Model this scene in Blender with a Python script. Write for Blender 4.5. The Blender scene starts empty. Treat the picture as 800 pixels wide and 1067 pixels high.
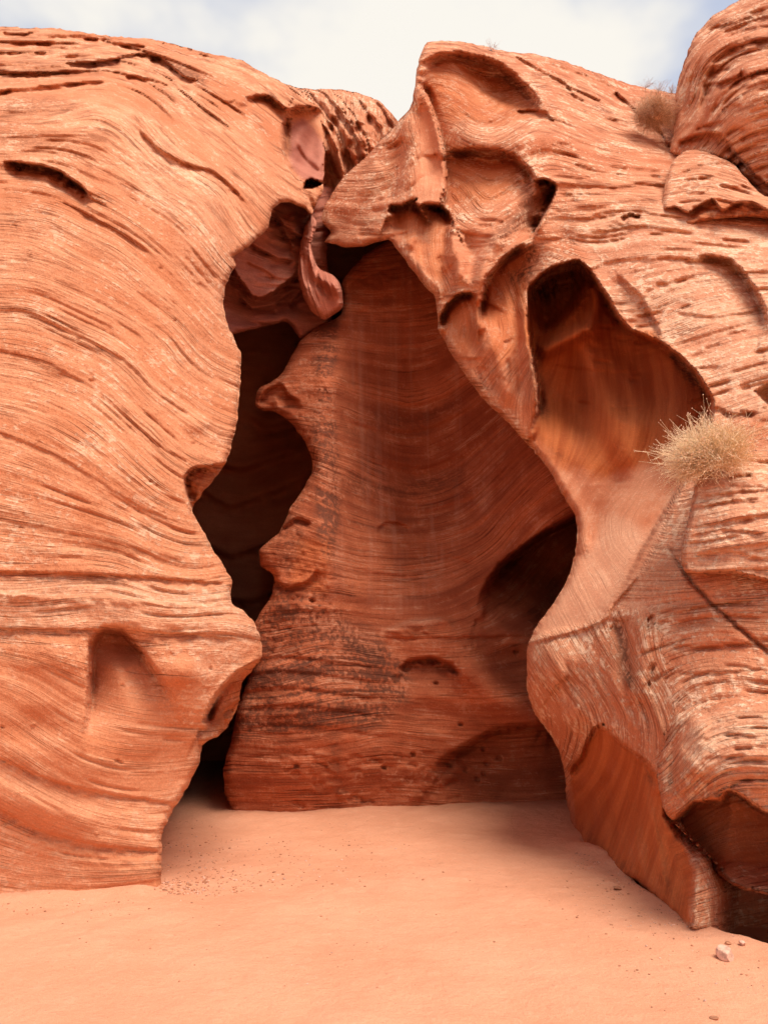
import bpy, math, random
import numpy as np
random.seed(7); rng = np.random.default_rng(11)
C = bpy.context.scene.collection
R = math.radians

# ------------------------------------------------------------------ camera
PITCH = R(14.0); F = 770.0; CX, CY = 400.0, 533.5; CAMZ = 1.6
cp, sp = math.cos(PITCH), math.sin(PITCH)
cam = bpy.data.cameras.new('camera'); co = bpy.data.objects.new('camera', cam); C.objects.link(co)
cam.sensor_fit = 'VERTICAL'; cam.sensor_height = 36.0; cam.lens = 36.0*F/1067.0
cam.clip_start = 0.05; cam.clip_end = 2000
co.location = (0, 0, CAMZ); co.rotation_euler = (R(90)+PITCH, 0, 0)
bpy.context.scene.camera = co

def unproj(px, py, Y):
    x = (px-CX)/F; y = (CY-py)/F
    ry = cp - y*sp; rz = sp + y*cp
    t = Y/ry
    return np.stack([x*t, Y+0*t, CAMZ+rz*t], -1)
def gY(py, z=0.0):
    y = (CY-py)/F
    return (z-CAMZ)*(cp-y*sp)/(sp+y*cp)

# ------------------------------------------------------------------ noise
_perm = rng.permutation(256); _perm = np.concatenate([_perm, _perm, _perm])
_g = rng.normal(size=(256, 3)); _g /= np.linalg.norm(_g, axis=1)[:, None]
def pnoise(P):
    P = np.asarray(P, float); i = np.floor(P).astype(int); f = P-i; i &= 255
    u = f*f*f*(f*(f*6-15)+10); out = 0
    for dx in (0, 1):
        for dy in (0, 1):
            for dz in (0, 1):
                h = _perm[_perm[_perm[(i[..., 0]+dx) & 255]+((i[..., 1]+dy) & 255)]+((i[..., 2]+dz) & 255)]
                g = _g[h]
                v = g[..., 0]*(f[..., 0]-dx)+g[..., 1]*(f[..., 1]-dy)+g[..., 2]*(f[..., 2]-dz)
                w = (u[..., 0] if dx else 1-u[..., 0])*(u[..., 1] if dy else 1-u[..., 1])*(u[..., 2] if dz else 1-u[..., 2])
                out = out+v*w
    return out*1.5
def fbm(P, o=4, ridged=False):
    P = np.asarray(P, float); a = 1.0; r = 0; t = 0
    for k in range(o):
        n = pnoise(P*2**k+17.3*k)
        if ridged: n = 1-2*np.abs(n)
        r = r+a*n; t += a; a *= .5
    return r/t
def n1(s, lam, seed=0.0):
    z = np.zeros_like(s)
    return pnoise(np.stack([s/lam, z+seed*3.7+.5, z+.3], -1))
def sstep(a, b, x):
    t = np.clip((x-a)/(b-a), 0, 1); return t*t*(3-2*t)

# ------------------------------------------------------------------ 2D helpers
def segs_dist(pts, X, Y, closed=False, rmax=1e9):
    """distance, side sign (+ = right hand of travel on screen), t 0..1, nearest point"""
    pts = np.asarray(pts, float)
    if closed: pts = np.vstack([pts, pts[:1]])
    D = np.full(X.shape, rmax); Q = np.zeros(X.shape); S = np.zeros(X.shape); T = np.zeros(X.shape); NX = X.copy(); NY = Y.copy()
    L = np.r_[0, np.cumsum(np.linalg.norm(np.diff(pts, axis=0), axis=1))]
    xs, ys = X[0], Y[:, 0]
    for k in range(len(pts)-1):
        a, b = pts[k], pts[k+1]; d = b-a; l2 = d@d
        if l2 == 0: continue
        i0, i1 = np.searchsorted(ys, [min(a[1], b[1])-rmax, max(a[1], b[1])+rmax])
        j0, j1 = np.searchsorted(xs, [min(a[0], b[0])-rmax, max(a[0], b[0])+rmax])
        if i1 <= i0 or j1 <= j0: continue
        x = X[i0:i1, j0:j1]; y = Y[i0:i1, j0:j1]
        t = np.clip(((x-a[0])*d[0]+(y-a[1])*d[1])/l2, 0, 1)
        qx = a[0]+t*d[0]; qy = a[1]+t*d[1]
        cr = d[0]*(y-a[1])-d[1]*(x-a[0]); pd = np.abs(cr)/math.sqrt(l2)
        dd = np.hypot(x-qx, y-qy); Dc = D[i0:i1, j0:j1]; m = (dd < Dc-1e-6) | ((dd < Dc+1e-6) & (pd > Q[i0:i1, j0:j1]) & (dd < rmax))
        for A, v in ((D, dd), (Q, pd), (S, np.sign(cr)), (T, (L[k]+t*math.sqrt(l2))/L[-1]), (NX, qx), (NY, qy)):
            A[i0:i1, j0:j1] = np.where(m, v, A[i0:i1, j0:j1])
    return D, S, T, NX, NY
def inside(poly, X, Y):
    r = np.zeros(X.shape, bool); n = len(poly)
    for k in range(n):
        x0, y0 = poly[k]; x1, y1 = poly[(k+1) % n]
        if y0 == y1: continue
        c = ((y0 > Y) != (y1 > Y)) & (X < (x1-x0)*(Y-y0)/(y1-y0)+x0)
        r ^= c
    return r
def rough_line(pts, amp, closed=True, step=4.0, seed=0):
    """resample a polyline with a spline and wobble it like broken rock"""
    pts = np.asarray(pts, float); n = len(pts); out = []
    rg = random.Random(seed)
    N = n if closed else n-1
    for k in range(N):
        p0 = pts[(k-1) % n] if (closed or k > 0) else pts[k]
        p1 = pts[k]; p2 = pts[(k+1) % n]
        p3 = pts[(k+2) % n] if (closed or k+2 < n) else p2
        L = np.linalg.norm(p2-p1); m = max(1, int(L/step))
        al = 0.35
        for j in range(m):
            t = j/m; t2 = t*t; t3 = t2*t
            m1 = al*(p2-p0)*L/(L+np.linalg.norm(p1-p0)+1e-6); m2 = al*(p3-p1)*L/(L+np.linalg.norm(p3-p2)+1e-6)
            q = (2*t3-3*t2+1)*p1+(t3-2*t2+t)*m1*1.4+(-2*t3+3*t2)*p2+(t3-t2)*m2*1.4
            if j: q = q+np.array([rg.uniform(-amp, amp), rg.uniform(-amp, amp)])*min(1, L/12)*.75
            out.append(q)
    if not closed: out.append(pts[-1])
    return np.array(out)
def tps(ctrl, X, Y, smooth=0.02):
    c = np.asarray(ctrl, float); P = c[:, :2]/300.0; v = c[:, 2]; n = len(c)
    def U(r2): return np.where(r2 > 0, r2*np.log(r2+1e-12), 0)
    K = U(((P[:, None]-P[None])**2).sum(-1))+np.eye(n)*smooth
    A = np.zeros((n+3, n+3)); A[:n, :n] = K; A[:n, n] = 1; A[:n, n+1:] = P; A[n, :n] = 1; A[n+1:, :n] = P.T
    w = np.linalg.solve(A, np.r_[v, 0, 0, 0])
    x = X/300.0; y = Y/300.0; r = w[n]+w[n+1]*x+w[n+2]*y
    for k in range(n): r = r+w[k]*U((x-P[k, 0])**2+(y-P[k, 1])**2)
    return r

# ------------------------------------------------------------------ sculpting field
def blur(v, r):
    for _ in range(2):
        for ax in (0, 1):
            p = np.pad(v, [(r+1, r) if a == ax else (0, 0) for a in (0, 1)], mode='edge'); c = np.cumsum(p, ax)
            v = (c[2*r+1:]-c[:-2*r-1])/(2*r+1) if ax == 0 else (c[:, 2*r+1:]-c[:, :-2*r-1])/(2*r+1)
    return v
class Rock:
    def __init__(s, outline, base, step=1.6, rough=1.0, seed=1, win=None):
        s.out = rough_line(outline, rough, True, 4.0, seed)
        x0, y0 = s.out.min(0)-4; x1, y1 = s.out.max(0)+4
        def axis(lo, hi, a, b):
            r = list(np.arange(max(lo, a), min(hi, b)+step, step)) if min(hi, b) > max(lo, a) else []
            if not r: r = list(np.arange(lo, hi+step, step*2)); return np.array(r)
            st = step
            p = r[0]
            while p > lo: st = min(st*1.06, 10); p -= st; r.insert(0, p)
            p = r[-1]; st = step
            while p < hi: st = min(st*1.06, 10); p += st; r.append(p)
            return np.array(r)
        s.xs = axis(x0, x1, -12, 812); s.ys = axis(y0, y1, -12, 1000)
        s.X, s.Y = np.meshgrid(s.xs, s.ys)
        s.D = tps(base, s.X, s.Y); s.ins = inside(s.out, s.X, s.Y)
        s.do, _, _, s.nx, s.ny = segs_dist(s.out, s.X, s.Y, True, 70)
        s.add = np.zeros(s.X.shape); s.paint = {}; s.seed = seed
        s.s = s.Y.copy(); s.s2 = s.X.copy(); s.m = np.zeros(s.X.shape)
        s.wob = fbm(np.stack([s.X/38., s.Y/38., s.X*0+seed*5.1], -1), 3)
        s.rg1 = fbm(np.stack([s.X/11., s.Y/9., s.X*0+seed*2.3], -1), 3); s.rg2 = fbm(np.stack([s.X/14., s.Y/8., s.X*0+seed*4.3+9], -1), 3)
        s.wx = s.X+6*fbm(np.stack([s.X/22., s.Y/22., s.X*0+seed], -1), 3)
        s.wy = s.Y+6*fbm(np.stack([s.X/22., s.Y/22., s.X*0+seed+50], -1), 3)
    def _pl(s, pts, r, warp):
        p = rough_line(pts, warp, False, 4.0, len(pts)*7+int(pts[0][0]))
        lo = p.min(0)-r-30; hi = p.max(0)+r+30
        i0, i1 = np.searchsorted(s.ys, [lo[1], hi[1]]); j0, j1 = np.searchsorted(s.xs, [lo[0], hi[0]])
        w = (slice(i0, i1), slice(j0, j1))
        if i1-i0 < 3 or j1-j0 < 3: return None
        return w, segs_dist(p, s.X[w], s.Y[w], False, r)
    def scarp(s, pts, amp, w, pw=1.5, sharp=1.6, tin=.15, tout=.15, lip=0, lw=12, warp=.8, rag=.7):
        cap = max(w*(1.9 if rag and w < 45 else 1), lw)+4; q = s._pl(pts, cap, warp)
        if q is None: return
        win, (D, S, T, _, _) = q
        tp = 1.0
        if tin > 0: tp = tp*sstep(0, tin, T)
        if tout > 0: tp = tp*sstep(0, tout, 1-T)
        sd = D*S
        tp = tp*np.ones(D.shape); w0 = w
        if w0 > 14:                                  # keep the end taper smooth away from the line
            r = int(max(2, min(14, w0/5))); r = min(r, D.shape[0]//3, D.shape[1]//3); mk = (S > 0)*1.0; k = sstep(2, 9, sd)
            tp = tp*(1-k)+blur(tp*mk, r)/(blur(mk, r)+1e-3)*k
        if rag and w < 45:
            w = w*(1+rag*s.rg1[win]); tp = tp*np.clip(.95+rag*1.2*s.rg2[win], .1, 2)
        v = amp*(1-np.clip(D/w, 0, 1))**pw*sstep(-sharp, sharp, sd)*tp*(D < cap-.5)
        if w0 > 24:
            k = sstep(5, 14, sd); mk = (S > 0)*1.0; v = v*(1-k)+blur(v*mk, 3)/(blur(mk, 3)+1e-3)*k
        if lip: v = v-lip*(1-np.clip(D/lw, 0, 1))**2*sstep(sharp, -sharp, sd)*tp
        s.add[win] += v
    def tube(s, pts, amp, w, tin=.2, tout=.2, warp=.7):      # amp>0 groove, <0 ridge
        q = s._pl(pts, w*3, warp)
        if q is None: return
        win, (D, S, T, _, _) = q
        tp = (sstep(0, tin, T) if tin > 0 else 1)*(sstep(0, tout, 1-T) if tout > 0 else 1)
        s.add[win] += amp*np.exp(-(D/w)**2)*tp*(D < w*2.99)
    def iso(s, x, y, length, field=None):
        """trace a line along the bedding from a point"""
        f = s.s if field is None else field; out = [(x, y)]
        for _ in range(int(length/5)):
            i = min(max(np.searchsorted(s.ys, y), 1), len(s.ys)-2); j = min(max(np.searchsorted(s.xs, x), 1), len(s.xs)-2)
            gx = (f[i, j+1]-f[i, j-1])/(s.xs[j+1]-s.xs[j-1]); gy = (f[i+1, j]-f[i-1, j])/(s.ys[i+1]-s.ys[i-1]); g = math.hypot(gx, gy)+1e-9
            x += 5*gy/g; y -= 5*gx/g; out.append((x, y))
        return out
    def cracks(s, n, box, ln, amp, w, seed, kind='tube', **kw):
        rg = random.Random(seed)
        for _ in range(n):
            x, y = rg.uniform(box[0], box[2]), rg.uniform(box[1], box[3]); p = s.iso(x, y, rg.uniform(*ln))
            if len(p) < 3: continue
            a = rg.uniform(*amp)
            if kind == 'tube': s.tube(p, a, rg.uniform(*w), tin=.3, tout=.3, warp=.9)
            else: s.scarp(p, a, rg.uniform(*w), pw=2, sharp=1.2, tin=.3, tout=.3, rag=.45, **kw)
    def bowl(s, cx, cy, rx, ry, amp, rot=0, pw=2):
        c, q = math.cos(R(rot)), math.sin(R(rot)); x = s.X-cx; y = s.Y-cy
        u = (x*c+y*q)/rx; v = (-x*q+y*c)/ry
        s.add += amp*np.clip(1-u*u-v*v, 0, 1)**pw
    def region(s, poly, amp, edge=4):
        poly = np.array(poly, float); i = inside(poly, s.X, s.Y); D = segs_dist(poly, s.X, s.Y, True, edge+2)[0]
        s.add += amp*np.where(i, sstep(0, edge, D), 0)
    def brush(s, name, pts, w, val=1.0, soft=1.0):
        q = s._pl(pts, w+2, .5)
        if q is None: return
        win, (D, _, _, _, _) = q; v = np.zeros(s.X.shape)
        v[win] = val*sstep(w, w*(1-soft), D+s.wob[win]*w*.5)*(D < w+1.9)
        s.paint[name] = np.maximum(s.paint.get(name, 0), v)
    def area(s, name, poly, val=1.0, edge=12):
        poly = np.array(poly, float)
        i = inside(poly, s.X, s.Y); D = segs_dist(poly, s.X, s.Y, True, edge+2)[0]
        sd = np.where(i, D, -D)+s.wob*edge*.8
        v = val*sstep(-edge*.5, edge*.5, sd)
        s.paint[name] = np.maximum(s.paint.get(name, 0), v)
    def build(s, name, mat, label, cat, relief=.05, lump=.05, roll=(.25, 8), back=17.0, fine=.012, smoothk='smooth', group=None, parent=None):
        X, Y = s.X, s.Y
        sm = s.paint.get('smooth', np.zeros(X.shape)); rel = 1-sm*.85
        P0 = unproj(X, Y, s.D)
        # broad lumps, then ledges that follow the bedding, then broken fine detail
        n = s.D+s.add
        n = n+lump*fbm(P0*0.9+s.seed*9.1, 4)*(1-.5*sm)
        nz = fbm(P0*1.3+40+s.seed, 3)
        def ledge(sc, o):
            q = sc+2.5*fbm(P0*1.2+o, 2)
            a = n1(q, 30, o)+.7*np.abs(n1(q, 13, o+1))*1.4+.45*n1(q, 6, o+2)
            return a
        L1 = ledge(s.s, s.seed*3.0)
        L2 = ledge(s.s2, s.seed*3.0+9)*.8
        mm = s.m
        n = n-relief*rel*(L1*(1-mm)+L2*mm)*(0.25+1.3*np.clip(nz+.35, 0, 1))
        n = n-fine*rel*fbm(P0*7.0, 4, True)
        acc = np.zeros_like(n); cnt_ = np.zeros_like(n); m_ = s.ins.astype(float)
        for dy in (-1, 0, 1):
            for dx in (-1, 0, 1):
                acc += np.roll(np.roll(n*m_, dy, 0), dx, 1); cnt_ += np.roll(np.roll(m_, dy, 0), dx, 1)
        n = np.where(s.ins | (cnt_ == 0), n, acc/np.maximum(cnt_, 1))
        w = roll[1]; t = np.where(s.ins, np.clip(s.do/w, 0, 1), 0)
        n = n+roll[0]*(1-np.sqrt(np.clip(1-(1-t)**2, 0, 1)))
        # vertices: snap the ring just outside to the outline
        ins = s.ins; nb = np.zeros_like(ins)
        nb[1:] |= ins[:-1]; nb[:-1] |= ins[1:]; nb[:, 1:] |= ins[:, :-1]; nb[:, :-1] |= ins[:, 1:]
        nb[1:, 1:] |= ins[:-1, :-1]; nb[:-1, :-1] |= ins[1:, 1:]; nb[1:, :-1] |= ins[:-1, 1:]; nb[:-1, 1:] |= ins[1:, :-1]
        ring = nb & ~ins; use = ins | ring
        VX = np.where(ring, s.nx, X); VY = np.where(ring, s.ny, Y)
        ix = -np.ones(X.shape, int); ix[use] = np.arange(use.sum())
        q = use[:-1, :-1] & use[1:, :-1] & use[:-1, 1:] & use[1:, 1:]
        anyin = ins[:-1, :-1] | ins[1:, :-1] | ins[:-1, 1:] | ins[1:, 1:]
        q &= anyin
        F4 = np.stack([ix[:-1, :-1][q], ix[1:, :-1][q], ix[1:, 1:][q], ix[:-1, 1:][q]], 1)
        px, py, d = VX[use], VY[use], n[use]
        V = unproj(px, py, d)
        # boundary edges
        e = np.concatenate([F4[:, [0, 1]], F4[:, [1, 2]], F4[:, [2, 3]], F4[:, [3, 0]]])
        key = np.sort(e, 1); kk = key[:, 0].astype(np.int64)*len(V)+key[:, 1]
        u, inv, cnt = np.unique(kk, return_inverse=True, return_counts=True)
        be = e[cnt[inv] == 1]
        bv = np.unique(be); mp = -np.ones(len(V), int); mp[bv] = np.arange(len(bv))
        rings = [V]; faces = [F4]; prev = bv; off = len(V)
        # inward direction from the outline distance field
        gyv, gxv = np.gradient(np.where(s.ins, s.do, -s.do), s.ys, s.xs)
        gl = np.hypot(gxv, gyv)+1e-6; gx = (gxv/gl)[use][bv]; gy = (gyv/gl)[use][bv]
        atr = {'s': s.s, 's2': s.s2, 'm': s.m}
        for k2 in ('mauve_shade', 'varnish_shade', 'pale', 'smooth', 'streak', 'orange'): atr[k2] = s.paint.get(k2, np.zeros(X.shape))
        A = {k2: [np.broadcast_to(v, X.shape)[use]] for k2, v in atr.items()}
        bd = d[bv]
        for (dy, inn) in ((.25, 1.0), (1.0, 3.0), (2.6, 6.0), (None, 9.0)):
            Yk = bd+dy if dy is not None else np.maximum(np.full(len(bv), back), bd+3.2)
            Yk = np.minimum(Yk, np.maximum(back, bd+3.2))
            r = unproj(px[bv]+gx*inn, py[bv]+gy*inn, Yk)
            cur = off+np.arange(len(bv)); rings.append(r); off += len(bv)
            a, b = be[:, 0], be[:, 1]
            faces.append(np.stack([prev[mp[a]], cur[mp[a]], cur[mp[b]], prev[mp[b]]], 1)[:, ::1])
            for k2 in A: A[k2].append(A[k2][0][bv])
            prev = cur
        V = np.concatenate(rings); Fq = np.concatenate(faces)
        # closed back: a fan over the border to one centre
        cidx = len(V); V = np.concatenate([V, V[prev].mean(0)[None]])
        tri = np.stack([prev[mp[be[:, 0]]], np.full(len(be), cidx), prev[mp[be[:, 1]]]], 1)
        for k2 in A: A[k2].append(np.zeros(1))
        me = bpy.data.meshes.new(name)
        nq, nt = len(Fq), len(tri)
        me.vertices.add(len(V)); me.vertices.foreach_set('co', V.ravel())
        me.loops.add(nq*4+nt*3); me.loops.foreach_set('vertex_index', np.r_[Fq.ravel(), tri.ravel()].astype(np.int32))
        me.polygons.add(nq+nt)
        me.polygons.foreach_set('loop_start', np.r_[np.arange(nq)*4, nq*4+np.arange(nt)*3].astype(np.int32))
        me.polygons.foreach_set('loop_total', np.r_[np.full(nq, 4), np.full(nt, 3)].astype(np.int32))
        me.update(); me.validate()
        me.polygons.foreach_set('use_smooth', np.ones(len(me.polygons), bool))
        for k2 in A:
            at = me.attributes.new(k2, 'FLOAT', 'POINT')
            at.data.foreach_set('value', np.concatenate(A[k2]).astype(np.float32))
        me.materials.append(mat)
        o = bpy.data.objects.new(name, me); C.objects.link(o)
        if parent: o.parent = parent
        else:
            o['label'] = label; o['category'] = cat
            if group: o['group'] = group
        s.final = n
        return o

# ------------------------------------------------------------------ materials
class NT:
    def __init__(s, name):
        s.m = bpy.data.materials.new(name); s.m.use_nodes = True; s.t = s.m.node_tree; s.t.nodes.clear()
        s.out = s.t.nodes.new('ShaderNodeOutputMaterial'); s.b = s.t.nodes.new('ShaderNodeBsdfPrincipled')
        s.t.links.new(s.b.outputs[0], s.out.inputs[0]); s.b.inputs['Specular IOR Level'].default_value = .15
    def n(s, ty, **k):
        x = s.t.nodes.new(ty)
        for a, b in k.items(): setattr(x, a, b)
        return x
    def l(s, a, b): s.t.links.new(a, b)
    def val(s, sock, v):
        if hasattr(v, 'links') or hasattr(v, 'is_linked'): s.l(v, sock)
        else: sock.default_value = v
    def math(s, op, a, b=None, c=None, clamp=False):
        x = s.n('ShaderNodeMath', operation=op, use_clamp=clamp); s.val(x.inputs[0], a)
        if b is not None: s.val(x.inputs[1], b)
        if c is not None: s.val(x.inputs[2], c)
        return x.outputs[0]
    def attr(s, name):
        x = s.n('ShaderNodeAttribute', attribute_name=name); return x.outputs['Fac']
    def noise(s, vec, scale, detail=3, rough=.55, dist=0):
        x = s.n('ShaderNodeTexNoise'); s.l(vec, x.inputs['Vector']); x.inputs['Scale'].default_value = scale
        x.inputs['Detail'].default_value = detail; x.inputs['Roughness'].default_value = rough; x.inputs['Distortion'].default_value = dist
        return x.outputs['Fac']
    def comb(s, x, y, z):
        c = s.n('ShaderNodeCombineXYZ')
        for i, v in enumerate((x, y, z)): s.val(c.inputs[i], v)
        return c.outputs[0]
    def mix(s, f, a, b, bt='MIX'):
        x = s.n('ShaderNodeMix', data_type='RGBA', blend_type=bt, clamp_factor=True)
        s.val(x.inputs[0], f); s.val(x.inputs[6], a); s.val(x.inputs[7], b); return x.outputs[2]
    def mixf(s, f, a, b):
        x = s.n('ShaderNodeMix', data_type='FLOAT', clamp_factor=True)
        s.val(x.inputs[0], f); s.val(x.inputs[2], a); s.val(x.inputs[3], b); return x.outputs[0]
    def ramp(s, v, a, b):
        x = s.n('ShaderNodeMapRange', interpolation_type='SMOOTHSTEP'); s.l(v, x.inputs[0])
        x.inputs[1].default_value = a; x.inputs[2].default_value = b; return x.outputs[0]

def rock_mat(name, light, dark, pale, crack=1.0, bump=1.0, al=.6, lines=0, palek=1.0, paleth=.56, varn_shade=(.085, .035, .022, 1), streakc=(.62, .33, .22, 1)):
    n = NT(name)
    geo = n.n('ShaderNodeNewGeometry'); P = geo.outputs['Position']
    sep = n.n('ShaderNodeSeparateXYZ'); n.l(P, sep.inputs[0]); px, py, pz = sep.outputs
    s1, s2, m = n.attr('s'), n.attr('s2'), n.attr('m')
    smooth = n.attr('smooth')
    wob = n.noise(P, .9, 3); wob2 = n.noise(P, 4.0, 2)
    def strat(s):
        sw = n.math('ADD', s, n.math('ADD', n.math('MULTIPLY', wob, 6.0), n.math('MULTIPLY', wob2, 1.0)))
        def lay(k, a, det=2, ro=.6):
            v = n.comb(n.math('MULTIPLY', px, a*al), n.math('MULTIPLY', pz, a*al*.6), n.math('MULTIPLY', sw, k))
            return n.noise(v, 1.0, det, ro)
        return lay(.035, .5, 2), lay(.11, 1.5, 3, .6), lay(.36, 4.5, 3, .7), lay(.17, .45, 1)
    A = strat(s1); B = strat(s2)
    broad, mid, fine, line = [n.mixf(m, a, b) for a, b in zip(A, B)]
    grain = n.noise(P, 48, 3, .75); blot = n.noise(P, 2.2, 4, .65); speck = n.noise(P, 17, 2, .6)
    midc = n.mixf(n.math('MULTIPLY', smooth, .6), mid, .5)
    t = n.math('ADD', n.math('MULTIPLY', broad, .45), n.math('ADD', n.math('MULTIPLY', midc, .4), n.math('MULTIPLY', blot, .25)))
    col = n.mix(n.ramp(t, .40, .68), dark, light)
    # thin dark bedding lines
    ln = n.math('ABSOLUTE', n.math('SUBTRACT', line, .5))
    lm = n.math('SUBTRACT', 1.0, n.ramp(ln, 0.0, .022))
    lm = n.math('MULTIPLY', lm, n.ramp(n.noise(P, 1.7, 3), .40, .62))
    bedw = n.math('ADD', n.math('MULTIPLY', n.ramp(broad, .42, .58), 1.25), .18)
    fl = n.math('MULTIPLY', n.ramp(fine, .56, .30), bedw)
    rel = n.math('SUBTRACT', 1.0, n.math('MULTIPLY', smooth, .88))
    dk = n.math('MULTIPLY', n.math('MULTIPLY', fl, .55*crack), rel)
    col = n.mix(dk, col, n.mix(1.0, dark, (.55, .5, .48, 1), 'MULTIPLY'))
    col = n.mix(n.math('MULTIPLY', n.math('MULTIPLY', lm, .75*crack), rel), col, n.mix(1.0, dark, (.38, .32, .3, 1), 'MULTIPLY'))
    if lines:
        l2 = n.math('SUBTRACT', 1.0, n.ramp(n.math('ABSOLUTE', n.math('SUBTRACT', mid, .56)), 0.0, .022))
        col = n.mix(n.math('MULTIPLY', n.math('MULTIPLY', l2, n.ramp(blot, .42, .6)), lines), col, pale)
    # pale crust clinging to the ledges
    pm = n.math('ADD', n.math('MULTIPLY', fine, .36), n.math('ADD', n.math('MULTIPLY', speck, .36), n.math('MULTIPLY', blot, .38)))
    pm = n.math('MULTIPLY', n.ramp(pm, paleth, paleth+.09), .75*palek)
    pm = n.math('MULTIPLY', pm, rel)
    col = n.mix(pm, col, pale)
    pa = n.attr('pale')
    sp2 = n.ramp(n.math('ADD', n.math('MULTIPLY', speck, .6), n.math('MULTIPLY', mid, .5)), .50, .66)
    col = n.mix(n.math('MULTIPLY', pa, n.mixf(smooth, n.math('ADD', n.math('MULTIPLY', sp2, .6), .3), .55)), col, pale)
    og = n.attr('orange')
    col = n.mix(og, col, n.mix(n.ramp(mid, .35, .65), (.38, .080, .016, 1), (.52, .135, .032, 1)))  # unbleached orange, with shade and bounce light of hollows painted in
    col = n.mix(n.math('MULTIPLY', n.attr('mauve_shade'), .85), col, n.mix(n.ramp(mid, .35, .65), (.32, .105, .075, 1), (.44, .17, .12, 1)))  # mauve shade of turned-away faces, put into the colour
    st = n.attr('streak')
    sv = n.comb(n.math('MULTIPLY', px, 3.6), n.math('MULTIPLY', pz, .16), n.math('MULTIPLY', py, 1.0))
    sn = n.ramp(n.noise(sv, 1.0, 3, .6), .50, .78)
    col = n.mix(n.math('MULTIPLY', n.math('MULTIPLY', sn, st), .38), col, streakc)
    va = n.attr('varnish_shade')  # dark rock varnish, plus shade painted into hollows and under ledges
    vn = n.ramp(n.math('ADD', n.math('MULTIPLY', mid, .35), n.math('ADD', n.math('MULTIPLY', speck, .45), n.math('MULTIPLY', blot, .3))), .60, .48)
    col = n.mix(n.math('MULTIPLY', va, n.math('ADD', n.math('MULTIPLY', vn, .8), .12)), col, varn_shade)
    col = n.mix(n.math('MULTIPLY', n.ramp(grain, .50, .68), .5), col, n.mix(1.0, col, (1.38, 1.45, 1.5, 1), 'MULTIPLY'))
    col = n.mix(n.math('MULTIPLY', n.math('MULTIPLY', n.ramp(grain, .46, .30), .55), rel), col, n.mix(1.0, col, (.6, .52, .5, 1), 'MULTIPLY'))
    n.l(col, n.b.inputs['Base Color']); n.b.inputs['Roughness'].default_value = .9
    h = n.math('ADD', n.math('MULTIPLY', n.math('MULTIPLY', fine, .68), bedw), n.math('MULTIPLY', mid, .8))
    h = n.math('SUBTRACT', h, n.math('MULTIPLY', lm, .35))
    h = n.math('MULTIPLY', h, rel)
    h = n.math('ADD', h, n.math('MULTIPLY', n.math('ADD', n.math('MULTIPLY', grain, .34), n.math('MULTIPLY', speck, .5)), rel))
    h = n.math('ADD', h, n.math('MULTIPLY', pm, .25))
    bp = n.n('ShaderNodeBump'); bp.inputs['Strength'].default_value = .9; bp.inputs['Distance'].default_value = .030*bump
    n.l(h, bp.inputs['Height']); n.l(bp.outputs[0], n.b.inputs['Normal'])
    return n.m
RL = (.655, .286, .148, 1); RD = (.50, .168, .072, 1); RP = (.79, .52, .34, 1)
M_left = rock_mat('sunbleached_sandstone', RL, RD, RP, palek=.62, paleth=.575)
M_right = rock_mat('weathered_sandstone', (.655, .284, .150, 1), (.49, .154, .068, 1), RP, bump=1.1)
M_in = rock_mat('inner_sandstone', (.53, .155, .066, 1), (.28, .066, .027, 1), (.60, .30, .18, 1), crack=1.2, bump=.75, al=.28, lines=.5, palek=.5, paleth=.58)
M_lobe = rock_mat('skylit_pink_polished_sandstone', (.58, .225, .145, 1), (.36, .11, .065, 1), (.66, .33, .23, 1), crack=1.1, bump=.7, palek=.3, paleth=.6)  # pink cast of sky light is put into these base colours
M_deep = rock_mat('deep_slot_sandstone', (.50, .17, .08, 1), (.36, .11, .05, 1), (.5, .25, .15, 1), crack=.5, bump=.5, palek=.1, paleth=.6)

def E(x, y, n): return (x, y, n)
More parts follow.
